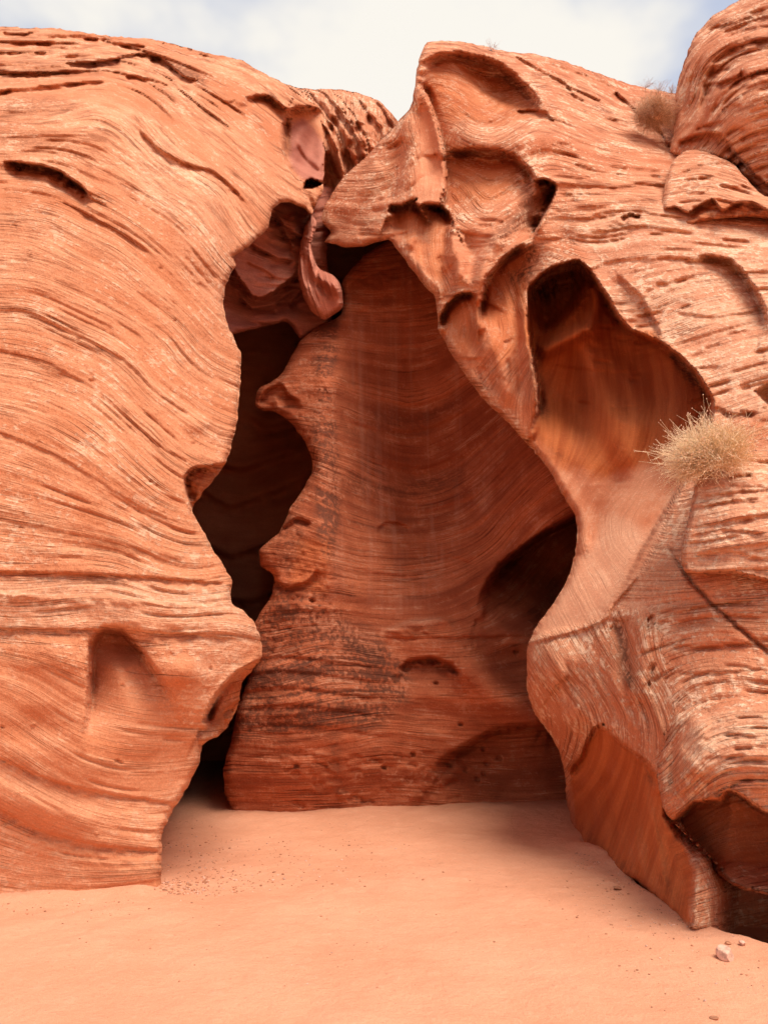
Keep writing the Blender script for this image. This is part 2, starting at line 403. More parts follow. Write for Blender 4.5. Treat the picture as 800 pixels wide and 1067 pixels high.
# ================================================================== LEFT CLIFF
left_out = [(-360, 70), (-200, 40), (-100, 30), (0, 28), (60, 30), (120, 38), (165, 42), (215, 55), (250, 62), (275, 76), (300, 90), (318, 103), (335, 114), (339, 130), (338, 155), (337, 185), (336, 200), (330, 212), (325, 224), (317, 217), (305, 212), (296, 211), (285, 217), (279, 238), (268, 248), (252, 262), (243, 268), (246, 276), (236, 295), (233, 318), (240, 345), (250, 365), (251, 390), (249, 415), (247, 440), (240, 470), (234, 485), (225, 497), (210, 516), (200, 532), (210, 550), (222, 573), (235, 592), (242, 605), (241, 628), (250, 634), (265, 648), (272, 668), (272, 686), (262, 701), (252, 712), (249, 733), (238, 757), (227, 768), (213, 775), (208, 795), (195, 822), (180, 845), (170, 868), (168, 890), (169, 932), (170, 985), (0, 995), (-360, 1030)]
left_base = [(-350, 960, 5.9), (0, 937, 6.6), (100, 935, 6.65), (169, 930, 6.8), (-350, 760, 5.7), (0, 800, 6.3), (100, 800, 6.45), (200, 800, 7.0), (60, 870, 6.55), (140, 870, 6.65), (0, 655, 6.15), (90, 700, 6.3), (150, 655, 6.3), (240, 650, 6.6), (268, 670, 6.9), (0, 560, 6.2), (120, 560, 6.4), (220, 590, 6.8), (0, 450, 6.35), (120, 450, 6.6), (190, 460, 6.9), (230, 450, 7.35), (0, 320, 6.7), (120, 330, 7.0), (200, 340, 7.4), (245, 360, 8.0), (0, 200, 7.2), (120, 200, 7.5), (200, 220, 7.8), (270, 240, 8.7), (0, 100, 8.0), (120, 110, 8.2), (200, 150, 8.4), (270, 170, 9.1), (320, 200, 10.0), (0, 50, 9.0), (100, 50, 9.4), (200, 70, 9.8), (260, 85, 10.2), (320, 110, 10.8), (338, 140, 11.2), (0, 30, 10.4), (160, 45, 10.9), (-350, 70, 8.3), (-350, 300, 6.2), (-350, 550, 5.8), (170, 985, 6.9), (0, 995, 6.6), (-350, 1030, 5.9)]
L = Rock(left_out, left_base, 1.6, 1.3, 3)
sl = []
for sv, pts in ((28, [(0, 28), (165, 45), (260, 70), (320, 105)]), (75, [(0, 75), (80, 73), (150, 82), (200, 120), (250, 160), (300, 200)]),
    (120, [(0, 120), (100, 112), (140, 130), (185, 175), (225, 200), (250, 235)]), (165, [(0, 172), (40, 172), (90, 190), (140, 215), (190, 250), (225, 290)]),
    (220, [(0, 215), (60, 225), (120, 255), (180, 305), (230, 355)]), (270, [(0, 268), (70, 285), (130, 315), (180, 350), (240, 400)]),
    (323, [(0, 323), (25, 323), (75, 345), (130, 375), (160, 405), (190, 427), (225, 450)]), (375, [(0, 375), (50, 385), (110, 415), (150, 450), (190, 485)]),
    (450, [(0, 450), (60, 475), (110, 505), (150, 530), (200, 550)]), (530, [(0, 530), (70, 545), (130, 560), (210, 585)]), (597, [(0, 597), (130, 600), (240, 610)]),
    (655, [(0, 655), (100, 657), (200, 662), (268, 668)]), (700, [(0, 690), (80, 725), (150, 745), (215, 750)]), (760, [(0, 740), (80, 790), (150, 805), (205, 800)]),
    (850, [(0, 845), (40, 865), (100, 882), (168, 888)]), (920, [(0, 920), (168, 918)])):
    sl += [(a, b, sv) for a, b in pts]
    sl.append((-350, pts[0][1]-25, sv))
L.s = tps(sl, L.X, L.Y, .002)
L.scarp([(60, 68), (72, 66), (105, 64), (144, 56), (168, 61), (192, 80), (214, 86)], .45, 30, pw=2.2, lip=.08)
L.scarp([(126, 80), (140, 79), (160, 84), (180, 90)], .16, 20, pw=2, lip=.04)
L.scarp([(78, 41), (100, 41), (120, 45), (159, 50)], .25, 18, pw=2)
L.scarp([(165, 44), (190, 48), (215, 58), (228, 60)], .2, 14, pw=2)
L.scarp([(-40, 66), (0, 73), (18, 77), (40, 76)], .2, 18, pw=2)
L.scarp([(-30, 100), (0, 98), (14, 93)], .25, 8)
L.scarp([(0, 34), (25, 36), (42, 32)], .3, 8)
L.scarp([(25, 82), (40, 79), (55, 79)], .2, 6)
L.scarp([(2, 168), (20, 170), (45, 173), (66, 181), (87, 196), (98, 213)], .6, 27, pw=1.4, lip=.05)
L.scarp([(138, 128), (152, 142), (165, 155), (192, 170), (222, 179), (240, 194), (262, 218)], .10, 40, pw=2, lip=.03)
L.tube([(147, 95), (160, 130), (205, 175), (215, 240), (205, 300)], -.12, 26)
L.scarp([(0, 323), (25, 323), (75, 345), (130, 375), (160, 405), (190, 427), (215, 440)], .03, 44, sharp=1.2, tin=0)
L.scarp([(0, 365), (50, 378), (110, 412), (150, 450), (175, 470), (215, 488)], .03, 40, sharp=1.2, tin=0)
L.scarp([(0, 450), (60, 475), (110, 505), (150, 530), (200, 550)], .03, 40, sharp=1.2, tin=0)
L.scarp([(0, 540), (70, 555), (130, 568), (205, 590)], .02, 30, tin=0)
L.scarp([(-100, 595), (0, 596), (60, 597), (130, 600), (200, 605), (240, 608)], .07, 26, sharp=1.2, tin=0, tout=.05)
L.scarp([(-100, 612), (0, 618), (120, 622), (240, 634)], -.07, 30, tin=0, tout=.05)
L.scarp([(-100, 652), (0, 655), (100, 656), (200, 661), (268, 667)], .07, 40, sharp=1.0, tin=0)
L.scarp([(85, 780), (92, 745), (94, 705), (96, 672), (108, 657), (126, 657), (146, 678), (172, 715), (195, 750)], .50, 62, pw=1.3, sharp=4, tin=.3, tout=.35)
L.bowl(125, 672, 40, 26, .22)
L.scarp([(211, 754), (222, 731), (235, 713), (247, 701), (262, 693), (276, 686)], .9, 90, pw=.3, tin=.1, tout=0, lip=.06)
L.scarp([(231, 764), (233, 742), (246, 732)], .4, 20, pw=.6, tin=0, tout=0)
L.scarp([(201, 534), (195, 515), (193, 497), (200, 489), (215, 486), (238, 483)], .55, 40, pw=.6, tin=.1, tout=0)
L.scarp([(0, 790), (60, 815), (130, 830), (195, 838)], .05, 34, tin=0)
L.scarp([(0, 842), (40, 864), (100, 880), (168, 887)], .06, 22, tin=0, tout=.05)
L.tube([(0, 826), (60, 848), (110, 860)], -.05, 14, tin=0)
L.scarp([(250, 104), (268, 100), (280, 101), (299, 115), (314, 112), (336, 115)], .55, 70, tin=.2, tout=0)
L.scarp([(327, 226), (314, 196), (299, 165), (295, 135), (299, 116)], .8, 60, pw=1.0, tin=.05)
L.region([(314, 198), (318, 186), (326, 185), (337, 190), (337, 193), (325, 198)], 1.4, 3)
L.scarp([(310, 150), (318, 165), (336, 180)], .08, 14)
for (a, b, r, am) in ((58, 672, 60, -.06), (40, 760, 40, .05), (215, 770, 10, -.1), (190, 700, 30, -.08), (205, 440, 22, -.08), (30, 900, 90, .04)): L.bowl(a, b, r, r*.7, am)
for _ in range(60):
    x, y = random.uniform(0, 240), random.uniform(60, 900); L.bowl(x, y, random.uniform(2, 5), random.uniform(1.5, 3), random.choice((.03, -.02, .015)))
L.cracks(36, (-60, 32, 200, 95), (50, 160), (.05, .17), (9, 22), 101, 'scarp')
L.cracks(9, (0, 100, 260, 560), (30, 110), (.015, .035), (18, 40), 102, 'scarp')
L.cracks(80, (0, 90, 250, 640), (30, 150), (.012, .035), (1.2, 1.7), 103)
L.cracks(14, (0, 560, 240, 680), (40, 160), (.02, .035), (1.3, 1.8), 104)
L.cracks(16, (0, 680, 180, 900), (30, 90), (.012, .03), (1.5, 2.4), 105)
L.cracks(14, (-20, 100, 90, 220), (50, 130), (.03, .08), (9, 20), 106, 'scarp')
L.area('smooth', [(-360, 700), (0, 690), (95, 700), (170, 740), (205, 770), (175, 990), (-360, 1030)], .55, 30)
L.area('smooth', [(302, 122), (336, 120), (338, 185), (312, 182)], .9, 6)
L.area('smooth', [(20, 88), (110, 78), (150, 92), (140, 125), (40, 100)], .5, 12)
L.area('smooth', [(97, 672), (125, 662), (160, 700), (180, 760), (100, 780)], .6, 10)
L.area('orange', [(213, 752), (236, 714), (274, 688), (250, 740), (235, 770)], .6, 4)  # orange bounce light on the wedge underside, painted in
L.area('orange', [(195, 492), (236, 486), (202, 532)], .5, 4)
L.area('pale', [(-360, 600), (0, 600), (235, 610), (270, 660), (210, 770), (200, 660), (-360, 655)], .45, 14)
L.area('pale', [(130, 120), (230, 190), (240, 270), (235, 330), (150, 200)], .25, 20)
for p in ([(10, 112), (60, 110), (90, 118)], [(0, 74), (50, 72), (100, 70)], [(20, 175), (70, 190)], [(0, 150), (60, 152), (80, 160)]): L.brush('varnish_shade', p, 14, .35)  # darker patches along the upper ledges and hollow
L.brush('varnish_shade', [(155, 58), (190, 72), (212, 84)], 7, .6)  # shade of the ledge undercut, painted dark
L.brush('varnish_shade', [(300, 122), (300, 160)], 10, .4)  # shade of the recess beside the slab edge, painted dark
L.area('mauve_shade', [(304, 128), (316, 124), (330, 140), (338, 150), (340, 192), (314, 186), (302, 165)], 1, 5)  # shade on the face turning into the slot, painted mauve
L.bowl(322, 158, 16, 34, .35, 10)
L.tube([(306, 140), (318, 160), (336, 176)], -.07, 2.5)
L.build('sandstone_cliff', M_left, 'broad sunlit cliff of banded orange sandstone left of the dark slot', 'rock cliff', relief=.015, lump=.10, roll=(.17, 7))

# ================================================================== RIGHT MASSIF
right_out = [(445, 44), (460, 42), (490, 45), (520, 52), (560, 57), (600, 68), (640, 82), (665, 90), (700, 97), (760, 105), (1160, 100), (1160, 1040), (900, 1030), (800, 1010), (740, 1000), (715, 990), (700, 975), (705, 957), (687, 941), (664, 919), (633, 910), (612, 890), (603, 878), (595, 858), (590, 835), (588, 810), (582, 782), (570, 762), (556, 742), (549, 720), (549, 700), (550, 670), (560, 650), (575, 630), (590, 605), (598, 580), (601, 555), (598, 535), (585, 515), (573, 492), (562, 477), (535, 447), (520, 432), (502, 415), (482, 387), (466, 362), (457, 345), (455, 325), (453, 310), (440, 295), (428, 280), (415, 262), (405, 250), (395, 252), (378, 257), (360, 258), (345, 254), (338, 252), (345, 243), (335, 229), (337, 218), (350, 195), (362, 180), (380, 165), (400, 143), (415, 126), (427, 113), (431, 95), (433, 80), (437, 60)]
right_base = [(590, 857, 10.4), (612, 885, 8.8), (635, 912, 7.6), (664, 922, 7.15), (709, 960, 6.05), (800, 990, 5.7), (1150, 1010, 5.2), (600, 800, 8.9), (640, 840, 7.7), (690, 870, 6.7), (575, 765, 8.7), (550, 700, 8.4), (550, 665, 8.5), (600, 700, 7.6), (650, 700, 7.0), (640, 760, 7.15), (690, 720, 6.5), (700, 600, 6.7), (650, 620, 7.4), (600, 600, 8.2), (602, 545, 9.0), (640, 560, 8.0), (700, 530, 7.3), (750, 440, 7.3), (800, 400, 7.3), (760, 700, 6.1), (800, 600, 6.2), (800, 750, 5.9), (760, 800, 5.8), (1150, 700, 5.2), (1150, 300, 6.8), (750, 350, 7.8), (680, 330, 8.3), (640, 270, 8.7), (800, 250, 8.5), (700, 200, 9.2), (620, 200, 9.3), (560, 260, 9.0), (500, 300, 9.0), (460, 330, 9.5), (500, 400, 9.2), (540, 440, 9.1), (570, 490, 9.2), (440, 260, 9.4), (400, 240, 9.9), (340, 225, 10.6), (360, 200, 10.5), (420, 150, 10.0), (440, 80, 9.8), (470, 60, 10.0), (500, 130, 9.7), (560, 120, 10.0), (650, 120, 11.0), (650, 90, 12.4), (560, 62, 11.4), (500, 50, 10.8), (720, 130, 11.5), (1150, 110, 10)]
G = Rock(right_out, right_base, 1.6, 1.1, 5)
G.s = tps([(450, 60, 60), (550, 75, 60), (650, 110, 60), (450, 140, 140), (560, 135, 140), (700, 250, 250), (800, 250, 240), (600, 220, 215), (660, 232, 235), (800, 330, 330), (700, 345, 320), (640, 262, 255), (465, 180, 180), (505, 215, 180), (545, 190, 180), (465, 205, 205), (505, 238, 205), (550, 225, 215), (560, 260, 262), (620, 290, 270), (680, 330, 300), (1150, 250, 240), (1150, 500, 500), (1150, 800, 800), (800, 480, 480), (740, 520, 490), (720, 560, 520), (800, 540, 540), (700, 640, 640), (740, 635, 640), (800, 645, 650), (800, 700, 700), (720, 700, 700), (690, 740, 710), (680, 770, 715), (800, 770, 770), (730, 775, 770), (705, 810, 775), (800, 830, 830), (740, 830, 825), (800, 900, 900), (700, 420, 390), (380, 200, 150), (350, 240, 205), (420, 150, 100), (410, 230, 190), (600, 600, 600), (640, 640, 630), (600, 660, 660), (800, 990, 990), (450, 95, 90), (500, 125, 95), (560, 105, 95)], G.X, G.Y, .003)
G.s2 = tps([(560, 400, 560), (600, 400, 600), (650, 400, 650), (700, 400, 700), (630, 340, 640), (600, 540, 650), (570, 500, 590), (640, 540, 690), (555, 480, 560), (645, 470, 650), (420, 260, 420), (470, 260, 470), (440, 150, 440), (455, 190, 447), (430, 110, 440), (500, 415, 500), (540, 360, 500), (545, 440, 545), (470, 330, 450), (460, 300, 448), (560, 690, 560), (600, 750, 560), (620, 680, 620), (660, 740, 620), (610, 800, 575), (640, 800, 600), (700, 900, 690), (660, 880, 640), (600, 840, 590), (690, 690, 690), (680, 620, 690)], G.X, G.Y, .003)
G.m = np.zeros(G.X.shape)
def marea(r, poly, v=1.0, edge=12):
    r.paint['_m'] = r.m.copy(); r.area('_m', poly, v, edge); r.m = r.paint.pop('_m')
alc = [(552, 452), (560, 427), (559, 400), (554, 370), (550, 340), (552, 300), (570, 282), (602, 272), (615, 285), (630, 307), (644, 331), (657, 345), (682, 355), (705, 370), (725, 390), (741, 418)]
marea(G, alc+[(730, 470), (690, 520), (620, 660), (548, 670), (600, 560)], 1)
marea(G, [(428, 90), (455, 125), (464, 190), (475, 235), (470, 300), (455, 310), (405, 250), (405, 215)], 1, 8)
marea(G, [(500, 315), (527, 267), (552, 300), (552, 340), (560, 430), (550, 455), (460, 345), (480, 310)], 1, 8)
marea(G, [(549, 671), (631, 645), (641, 630), (690, 640), (700, 740), (680, 800), (720, 960), (600, 900), (549, 720)], 1, 10)
# upper hollows and the blade
G.scarp([(440, 215), (458, 213), (464, 190), (463, 160), (455, 130), (445, 100), (434, 84)], .7, 90, pw=1.3, sharp=1.5, tin=.1, tout=.1, lip=.03)
G.tube([(432, 100), (441, 130), (449, 165), (450, 200)], .16, 12)
G.tube([(424, 112), (425, 150), (420, 200)], -.08, 10)
G.scarp([(436, 72), (455, 60), (480, 58), (520, 68), (545, 90), (566, 114)], .8, 75, pw=1.1, sharp=5)
G.bowl(520, 98, 52, 26, .45, 30)
G.scarp([(536, 116), (552, 115), (572, 117)], .25, 9, lip=.04)
G.scarp([(525, 52), (560, 72), (590, 88), (598, 100), (620, 110)], .12, 24, lip=.05)
G.scarp([(560, 60), (600, 75), (650, 95)], .12, 16)
G.scarp([(462, 160), (490, 156), (520, 158), (538, 165), (552, 180), (560, 200)], .75, 90, pw=1.5, sharp=3)
G.tube([(468, 224), (500, 237), (528, 230), (548, 207)], -.08, 9)
for (tt, a, w_) in (([(463, 225), (478, 262), (482, 300)], -.2, 8), ([(524, 236), (505, 272), (494, 303)], -.18, 8), ([(505, 325), (520, 380), (532, 428)], -.12, 8), ([(482, 325), (500, 378), (516, 415)], .12, 6),
                    ([(458, 262), (468, 300), (463, 320)], .14, 6), ([(486, 240), (492, 268), (486, 296)], .16, 8), ([(535, 290), (538, 350), (545, 420)], .12, 5), ([(400, 165), (380, 195), (352, 226)], -.12, 10), ([(424, 140), (412, 180), (402, 212)], .14, 7),
                    ([(560, 135), (600, 150), (620, 190), (612, 235)], -.12, 14), ([(590, 190), (580, 225), (590, 262)], .12, 12)): G.tube(tt, a, w_)
G.tube([(460, 140), (500, 146), (560, 142), (600, 150)], -.2, 13)
G.tube([(500, 56), (540, 78), (575, 112), (600, 132)], -.18, 9)
G.scarp([(404, 222), (408, 214), (418, 214), (430, 209), (436, 216), (446, 212), (458, 215), (466, 222), (474, 238)], .8, 85, pw=1.2, sharp=1.3, tin=.05, lip=.04)
G.tube([(432, 215), (432, 240), (424, 262)], -.14, 5); G.tube([(472, 238), (470, 262), (460, 285)], -.12, 5)
G.tube([(445, 222), (442, 250), (438, 275)], .12, 7); G.tube([(416, 218), (416, 240)], .15, 5)
G.scarp([(554, 188), (566, 187), (579, 193), (575, 207), (568, 222), (558, 240), (544, 262)], .95, 30, pw=.8, sharp=1.4, tin=.12, tout=.35, lip=.08)
G.tube([(556, 190), (549, 215), (530, 240), (505, 262)], -.1, 9)
G.scarp([(499, 340), (501, 315), (507, 290), (527, 267), (548, 252)], .9, 130, pw=1.1, sharp=1.5, tin=.2, lip=.03)
G.scarp([(458, 342), (460, 328), (466, 317), (478, 307), (487, 305), (498, 310)], .75, 110, pw=1.2, sharp=1.4, lip=.04)
G.tube([(540, 300), (548, 330), (550, 360), (556, 400), (556, 440)], -.16, 8)
G.tube([(500, 320), (500, 360), (494, 385)], -.12, 9)
G.tube([(528, 372), (532, 390), (534, 405)], .06, 2.5)
G.scarp([(502, 417), (520, 425), (547, 452)], -.08, 10)
# the big hanging alcove
G.scarp(alc+[(738, 450), (712, 500), (684, 548), (658, 594), (636, 640)], 1.8, 130, pw=.85, sharp=1.8, tin=.06, tout=.5, lip=.10, lw=16)
G.bowl(660, 395, 62, 48, .55, 40); G.bowl(600, 405, 34, 60, .35, -15)
G.region([(553, 300), (572, 284), (602, 275), (614, 290), (606, 318), (588, 340), (560, 352), (553, 330)], .8, 14)
G.tube([(616, 290), (621, 315), (614, 338), (596, 350), (572, 362), (556, 368)], -.42, 8, tin=.1, tout=.1)
G.tube([(640, 330), (622, 345), (612, 352)], -.25, 8)
G.tube([(617, 352), (640, 380), (665, 410), (668, 435), (655, 470), (640, 500)], -.12, 11)
G.tube([(580, 400), (605, 440), (632, 480), (640, 520)], .22, 16)
G.tube([(563, 477), (590, 515), (606, 545), (604, 585)], -.15, 12)
# smooth ramp, break of slope, striated flank
G.scarp([(550, 671), (570, 666), (589, 661), (612, 655), (631, 645), (638, 632), (655, 612), (672, 592)], .03, 30, sharp=1.3, tin=0, lip=.05, lw=14)
G.tube([(641, 640), (652, 675), (655, 712)], .18, 9)
G.tube([(672, 640), (668, 690), (660, 740)], -.15, 14)
G.scarp([(560, 745), (580, 715), (592, 705), (600, 720)], .08, 20)
G.bowl(580, 690, 30, 40, -.2); G.bowl(600, 745, 22, 30, -.14)
for a in range(10):
    x = 565+a*11; G.tube([(x, 680+a*2), (x+16, 712+a*3), (x+30, 745+a*3)], random.choice((.04, -.04, .05)), 3.0)
G.scarp([(592, 812), (599, 798), (606, 790), (611, 774), (618, 760), (625, 756), (634, 763), (650, 778), (676, 795), (684, 822)], .30, 120, pw=.9, sharp=1.3, tin=.1, tout=.1, lip=.03)
G.bowl(640, 840, 42, 62, .35, 20)
for a in range(9): G.tube([(602+a*11, 795+abs(a-3)*6), (612+a*12, 850+a*4), (622+a*12, 880+a*9)], random.choice((.07, .04, -.05, -.03)), random.uniform(3, 6), warp=1.2)
G.scarp([(723, 995), (714, 960), (712, 938), (722, 915), (732, 900)], -.0, 20)
# dark hollow at the foot of the overhang
G.region([(738, 1040), (735, 965), (736, 930), (726, 900), (703, 876), (688, 852), (686, 815), (705, 795), (740, 790), (800, 800), (1150, 800), (1150, 1060), (800, 1060)], 2.6, 34)
G.tube([(722, 975), (722, 940), (724, 912), (722, 890)], -.2, 9, tin=.1)
# scoop and ledges of the upper right face
G.scarp([(722, 268), (740, 268), (760, 272), (775, 287), (790, 310), (798, 335), (796, 360)], .42, 75, pw=1.3, sharp=3, tin=.15, tout=.3, lip=.05)
G.scarp([(640, 284), (650, 293), (665, 307), (678, 328), (690, 352)], .16, 34, sharp=2, lip=.04)
G.scarp([(645, 227), (655, 224), (668, 226)], .3, 6, sharp=1)
G.scarp([(612, 228), (625, 222), (660, 219), (690, 225)], .07, 14)
G.scarp([(600, 285), (640, 272), (680, 268)], .07, 16)
G.scarp([(700, 325), (740, 330), (790, 325)], .05, 16)
G.tube([(700, 345), (690, 390), (705, 430)], -.05, 16)
G.scarp([(722, 432), (745, 425), (765, 432), (790, 428)], .12, 14)
G.region([(782, 407), (800, 396), (1000, 380), (1000, 430), (800, 428), (790, 418)], .5, 8)
G.scarp([(640, 95), (665, 118), (690, 140), (702, 160)], .3, 20, tin=.05, tout=.1)
G.tube([(690, 560), (712, 596), (728, 616), (751, 638), (780, 664), (815, 692)], .10, 2.2, warp=1.6)
for (pp, a) in (([(700, 640), (730, 632), (790, 625)], .08), ([(690, 672), (730, 674), (800, 668)], .06), ([(684, 690), (677, 710), (676, 722)], .1), ([(700, 700), (740, 702), (800, 696)], .05), ([(672, 660), (674, 645), (682, 640)], .1)): G.scarp(pp, a, 9, sharp=1.1)
for _ in range(50):
    x, y = random.uniform(440, 800), random.uniform(60, 440)
    if 550 < x < 740 and y > 275+(x-600)*.9: continue
    w = random.uniform(6, 22); a = random.uniform(-6, 6)
    G.scarp([(x-w, y+a*.5), (x, y), (x+w, y+random.uniform(-3, 3)-a*.3)], random.uniform(.02, .07), random.uniform(4, 12), sharp=1.2, tin=.3, tout=.3)
G.cracks(60, (570, 90, 800, 440), (16, 60), (.04, .09), (1.3, 2.1), 111)
G.cracks(44, (455, 60, 690, 260), (30, 110), (.03, .10), (8, 22), 112, 'scarp')
G.cracks(34, (560, 110, 790, 400), (40, 130), (.02, .06), (8, 22), 113, 'scarp')
G.cracks(24, (650, 620, 800, 720), (20, 60), (.03, .06), (1.3, 2.0), 114)
G.cracks(20, (345, 150, 430, 250), (14, 40), (.03, .06), (1.3, 2.0), 115)
G.area('smooth', alc+[(725, 470), (672, 590), (631, 645), (550, 668), (600, 560), (590, 515)], .92, 7)
G.area('smooth', [(436, 100), (455, 128), (463, 190), (456, 214), (434, 208), (436, 160)], .85, 6)
G.area('smooth', [(470, 240), (520, 235), (525, 262), (500, 300), (465, 300)], .6, 8)
G.area('smooth', [(404, 225), (470, 225), (465, 300), (412, 255)], .6, 8)
G.area('smooth', [(592, 800), (624, 756), (684, 805), (722, 905), (716, 960), (600, 880)], .8, 6)
G.area('smooth', [(505, 310), (545, 330), (560, 430), (548, 450), (460, 345)], .5, 10)
for pl in ([(553, 296), (572, 282), (604, 272), (618, 292), (606, 322), (585, 342), (556, 350)],):
    G.area('_r', pl, 1, 8); G.paint['smooth'] = G.paint['smooth']*(1-G.paint['_r']*.9)
    G.add += .10*fbm(np.stack([G.X/9., G.Y/9., G.X*0+2], -1), 4, True)*G.paint.pop('_r')
G.area('orange', alc+[(720, 450), (690, 480), (630, 500), (585, 485)], .85, 16)  # alcove shade and bounce light painted as deeper orange
G.area('orange', [(592, 800), (624, 756), (684, 805), (722, 905), (716, 960), (600, 880)], .85, 5)  # shaded lower flank painted deeper orange
G.area('orange', [(406, 218), (470, 222), (462, 295), (430, 270)], .5, 6)
G.area('orange', [(464, 160), (540, 165), (520, 190), (470, 190)], .4, 14)
G.brush('varnish_shade', [(555, 262), (550, 280), (535, 290)], 12, .9)
G.brush('varnish_shade', [(558, 305), (575, 300), (598, 285)], 20, .75)  # shade under the alcove roof, painted dark
G.brush('varnish_shade', [(556, 350), (560, 400), (566, 430)], 12, .45)
G.brush('varnish_shade', [(643, 640), (650, 680), (657, 715)], 9, .8)
G.brush('varnish_shade', [(700, 372), (722, 396), (738, 418)], 9, .8)
G.brush('varnish_shade', [(552, 205), (540, 228), (520, 250)], 13, .6)  # shaded right side of the second scoop, painted dark
G.brush('varnish_shade', [(520, 78), (545, 95), (560, 108)], 12, .5)  # shaded right side of the first scoop, painted dark
G.brush('varnish_shade', [(660, 110), (685, 128), (700, 150)], 12, .6)
G.brush('varnish_shade', [(560, 455), (590, 480)], 6, .3)
G.area('orange', [(440, 70), (500, 66), (560, 112), (520, 130), (450, 120)], .55, 10)  # shading inside the upper scoops painted as deeper orange, here and below
G.area('orange', [(464, 162), (545, 168), (535, 205), (470, 215)], .55, 10)
G.area('orange', [(500, 330), (520, 275), (548, 262), (552, 340), (520, 390)], .55, 10)
G.area('orange', [(460, 345), (470, 312), (498, 312), (505, 350), (480, 370)], .55, 10)
G.area('pale', [(590, 240), (640, 215), (800, 235), (1150, 240), (1150, 470), (800, 440), (740, 420), (700, 365), (640, 325), (605, 268)], .55, 18)
G.area('pale', [(640, 640), (700, 520), (740, 480), (1150, 480), (1150, 600), (715, 600), (690, 650)], .4, 14)
G.area('pale', [(550, 668), (628, 642), (680, 560), (640, 540), (606, 580)], .45, 14)
G.area('pale', [(340, 222), (400, 190), (430, 200), (400, 235), (345, 250)], .3, 10)
G.area('streak', [(592, 800), (624, 756), (684, 805), (722, 905), (716, 960), (600, 880)], .6, 10)
G.brush('varnish_shade', [(605, 868), (632, 898), (650, 908)], 14, .5); G.brush('varnish_shade', [(690, 915), (706, 940)], 12, .4)  # shade low on the concave flank, painted dark
G.build('sandstone_outcrop', M_right, 'huge sculpted sandstone outcrop with a smooth hanging alcove right of the sandy hollow', 'rock outcrop', relief=.034, lump=.07, roll=(.2, 8))

# ---- split blocks at the lower right
B1 = Rock([(728, 492), (748, 480), (775, 472), (800, 464), (900, 450), (1150, 440), (1150, 760), (900, 752), (830, 705), (800, 679), (780, 662), (752, 636), (730, 615), (713, 597), (709, 575), (715, 548), (720, 520)],
          [(728, 500, 6.5), (760, 520, 6.1), (800, 470, 6.6), (800, 540, 5.95), (800, 600, 5.95), (715, 590, 6.3), (800, 675, 6.35), (1150, 450, 5.9), (1150, 750, 5.7), (760, 600, 6.0), (850, 560, 5.8)], 1.6, 1.2, 8)
B1.s = tps([(720, 560, 560), (800, 540, 560), (800, 500, 520), (740, 500, 520), (720, 600, 600), (800, 605, 600), (800, 680, 680), (1150, 560, 560), (1150, 680, 680)], B1.X, B1.Y)
B1.scarp([(711, 597), (730, 598), (760, 596), (800, 606), (900, 610)], .35, 90, pw=.8, sharp=2.5, tin=0, tout=0, lip=.06)
for (pp, a) in (([(752, 500), (765, 495), (785, 494)], .3), ([(730, 530), (760, 522), (800, 524)], .1), ([(716, 560), (750, 552), (800, 556)], .12), ([(722, 578), (760, 575), (800, 584)], .12), ([(735, 510), (760, 505), (800, 508)], .1)): B1.scarp(pp, a*.35, 24, pw=2, sharp=1.2, rag=1)
B1.cracks(22, (700, 480, 800, 600), (50, 140), (.025, .07), (7, 18), 121, 'scarp')
B1.area('pale', [(700, 480), (1150, 430), (1150, 600), (800, 600), (712, 592)], .55, 10)
B1.area('orange', [(714, 602), (760, 602), (1150, 615), (1150, 760), (800, 680)], .4, 8); B1.area('smooth', [(714, 602), (760, 602), (1150, 615), (1150, 760), (800, 680)], .5, 8)
B1.build('sandstone_block', M_right, 'pale ledgy rock block below the dry straw bush at the right edge', 'rock block', relief=.05, lump=.05, roll=(.34, 5), back=9.5)
B2 = Rock([(683, 797), (690, 780), (695, 768), (698, 753), (706, 742), (718, 735), (740, 728), (800, 722), (900, 716), (1150, 700), (1150, 930), (900, 935), (840, 935), (800, 932), (770, 926), (748, 912), (724, 892), (705, 868), (692, 850), (687, 825)],
          [(683, 797, 6.3), (700, 760, 6.15), (740, 735, 5.95), (800, 730, 5.75), (800, 800, 5.25), (740, 790, 5.5), (700, 840, 6.0), (745, 895, 6.2), (800, 860, 5.7), (1150, 710, 5.2), (1150, 800, 4.8), (1150, 890, 5.3)], 1.6, 1.1, 9)
B2.s = tps([(800, 730, 730), (730, 740, 730), (705, 770, 735), (695, 795, 740), (800, 770, 770), (735, 778, 770), (712, 815, 775), (800, 815, 815), (740, 820, 815), (800, 860, 860), (1150, 730, 730), (1150, 850, 850), (725, 870, 850)], B2.X, B2.Y)
B2.scarp([(684, 822), (690, 843), (700, 856), (712, 846), (722, 836), (750, 833), (758, 824), (775, 832), (800, 848), (900, 862)], 1.5, 75, pw=.5, sharp=1.6, tin=.05, tout=0, lip=.08)
B2.tube([(722, 738), (728, 770), (722, 815)], -.10, 14)
for (pp, a) in (([(745, 830), (757, 822), (770, 813)], .2), ([(725, 770), (760, 765), (800, 768)], .08), ([(730, 790), (760, 788), (800, 792)], .08), ([(735, 750), (760, 747), (800, 748)], .06)): B2.scarp(pp, a*.3, 24, pw=2, sharp=1.2, rag=1)
for a in range(5): B2.tube([(704+a*5, 765+a*6), (700+a*6, 795+a*6), (702+a*5, 830)], random.choice((.07, -.05)), 4)
B2.cracks(20, (705, 735, 800, 830), (16, 60), (.02, .05), (1.3, 2.0), 122)
B2.cracks(10, (710, 735, 800, 830), (50, 140), (.015, .04), (7, 16), 123, 'scarp')
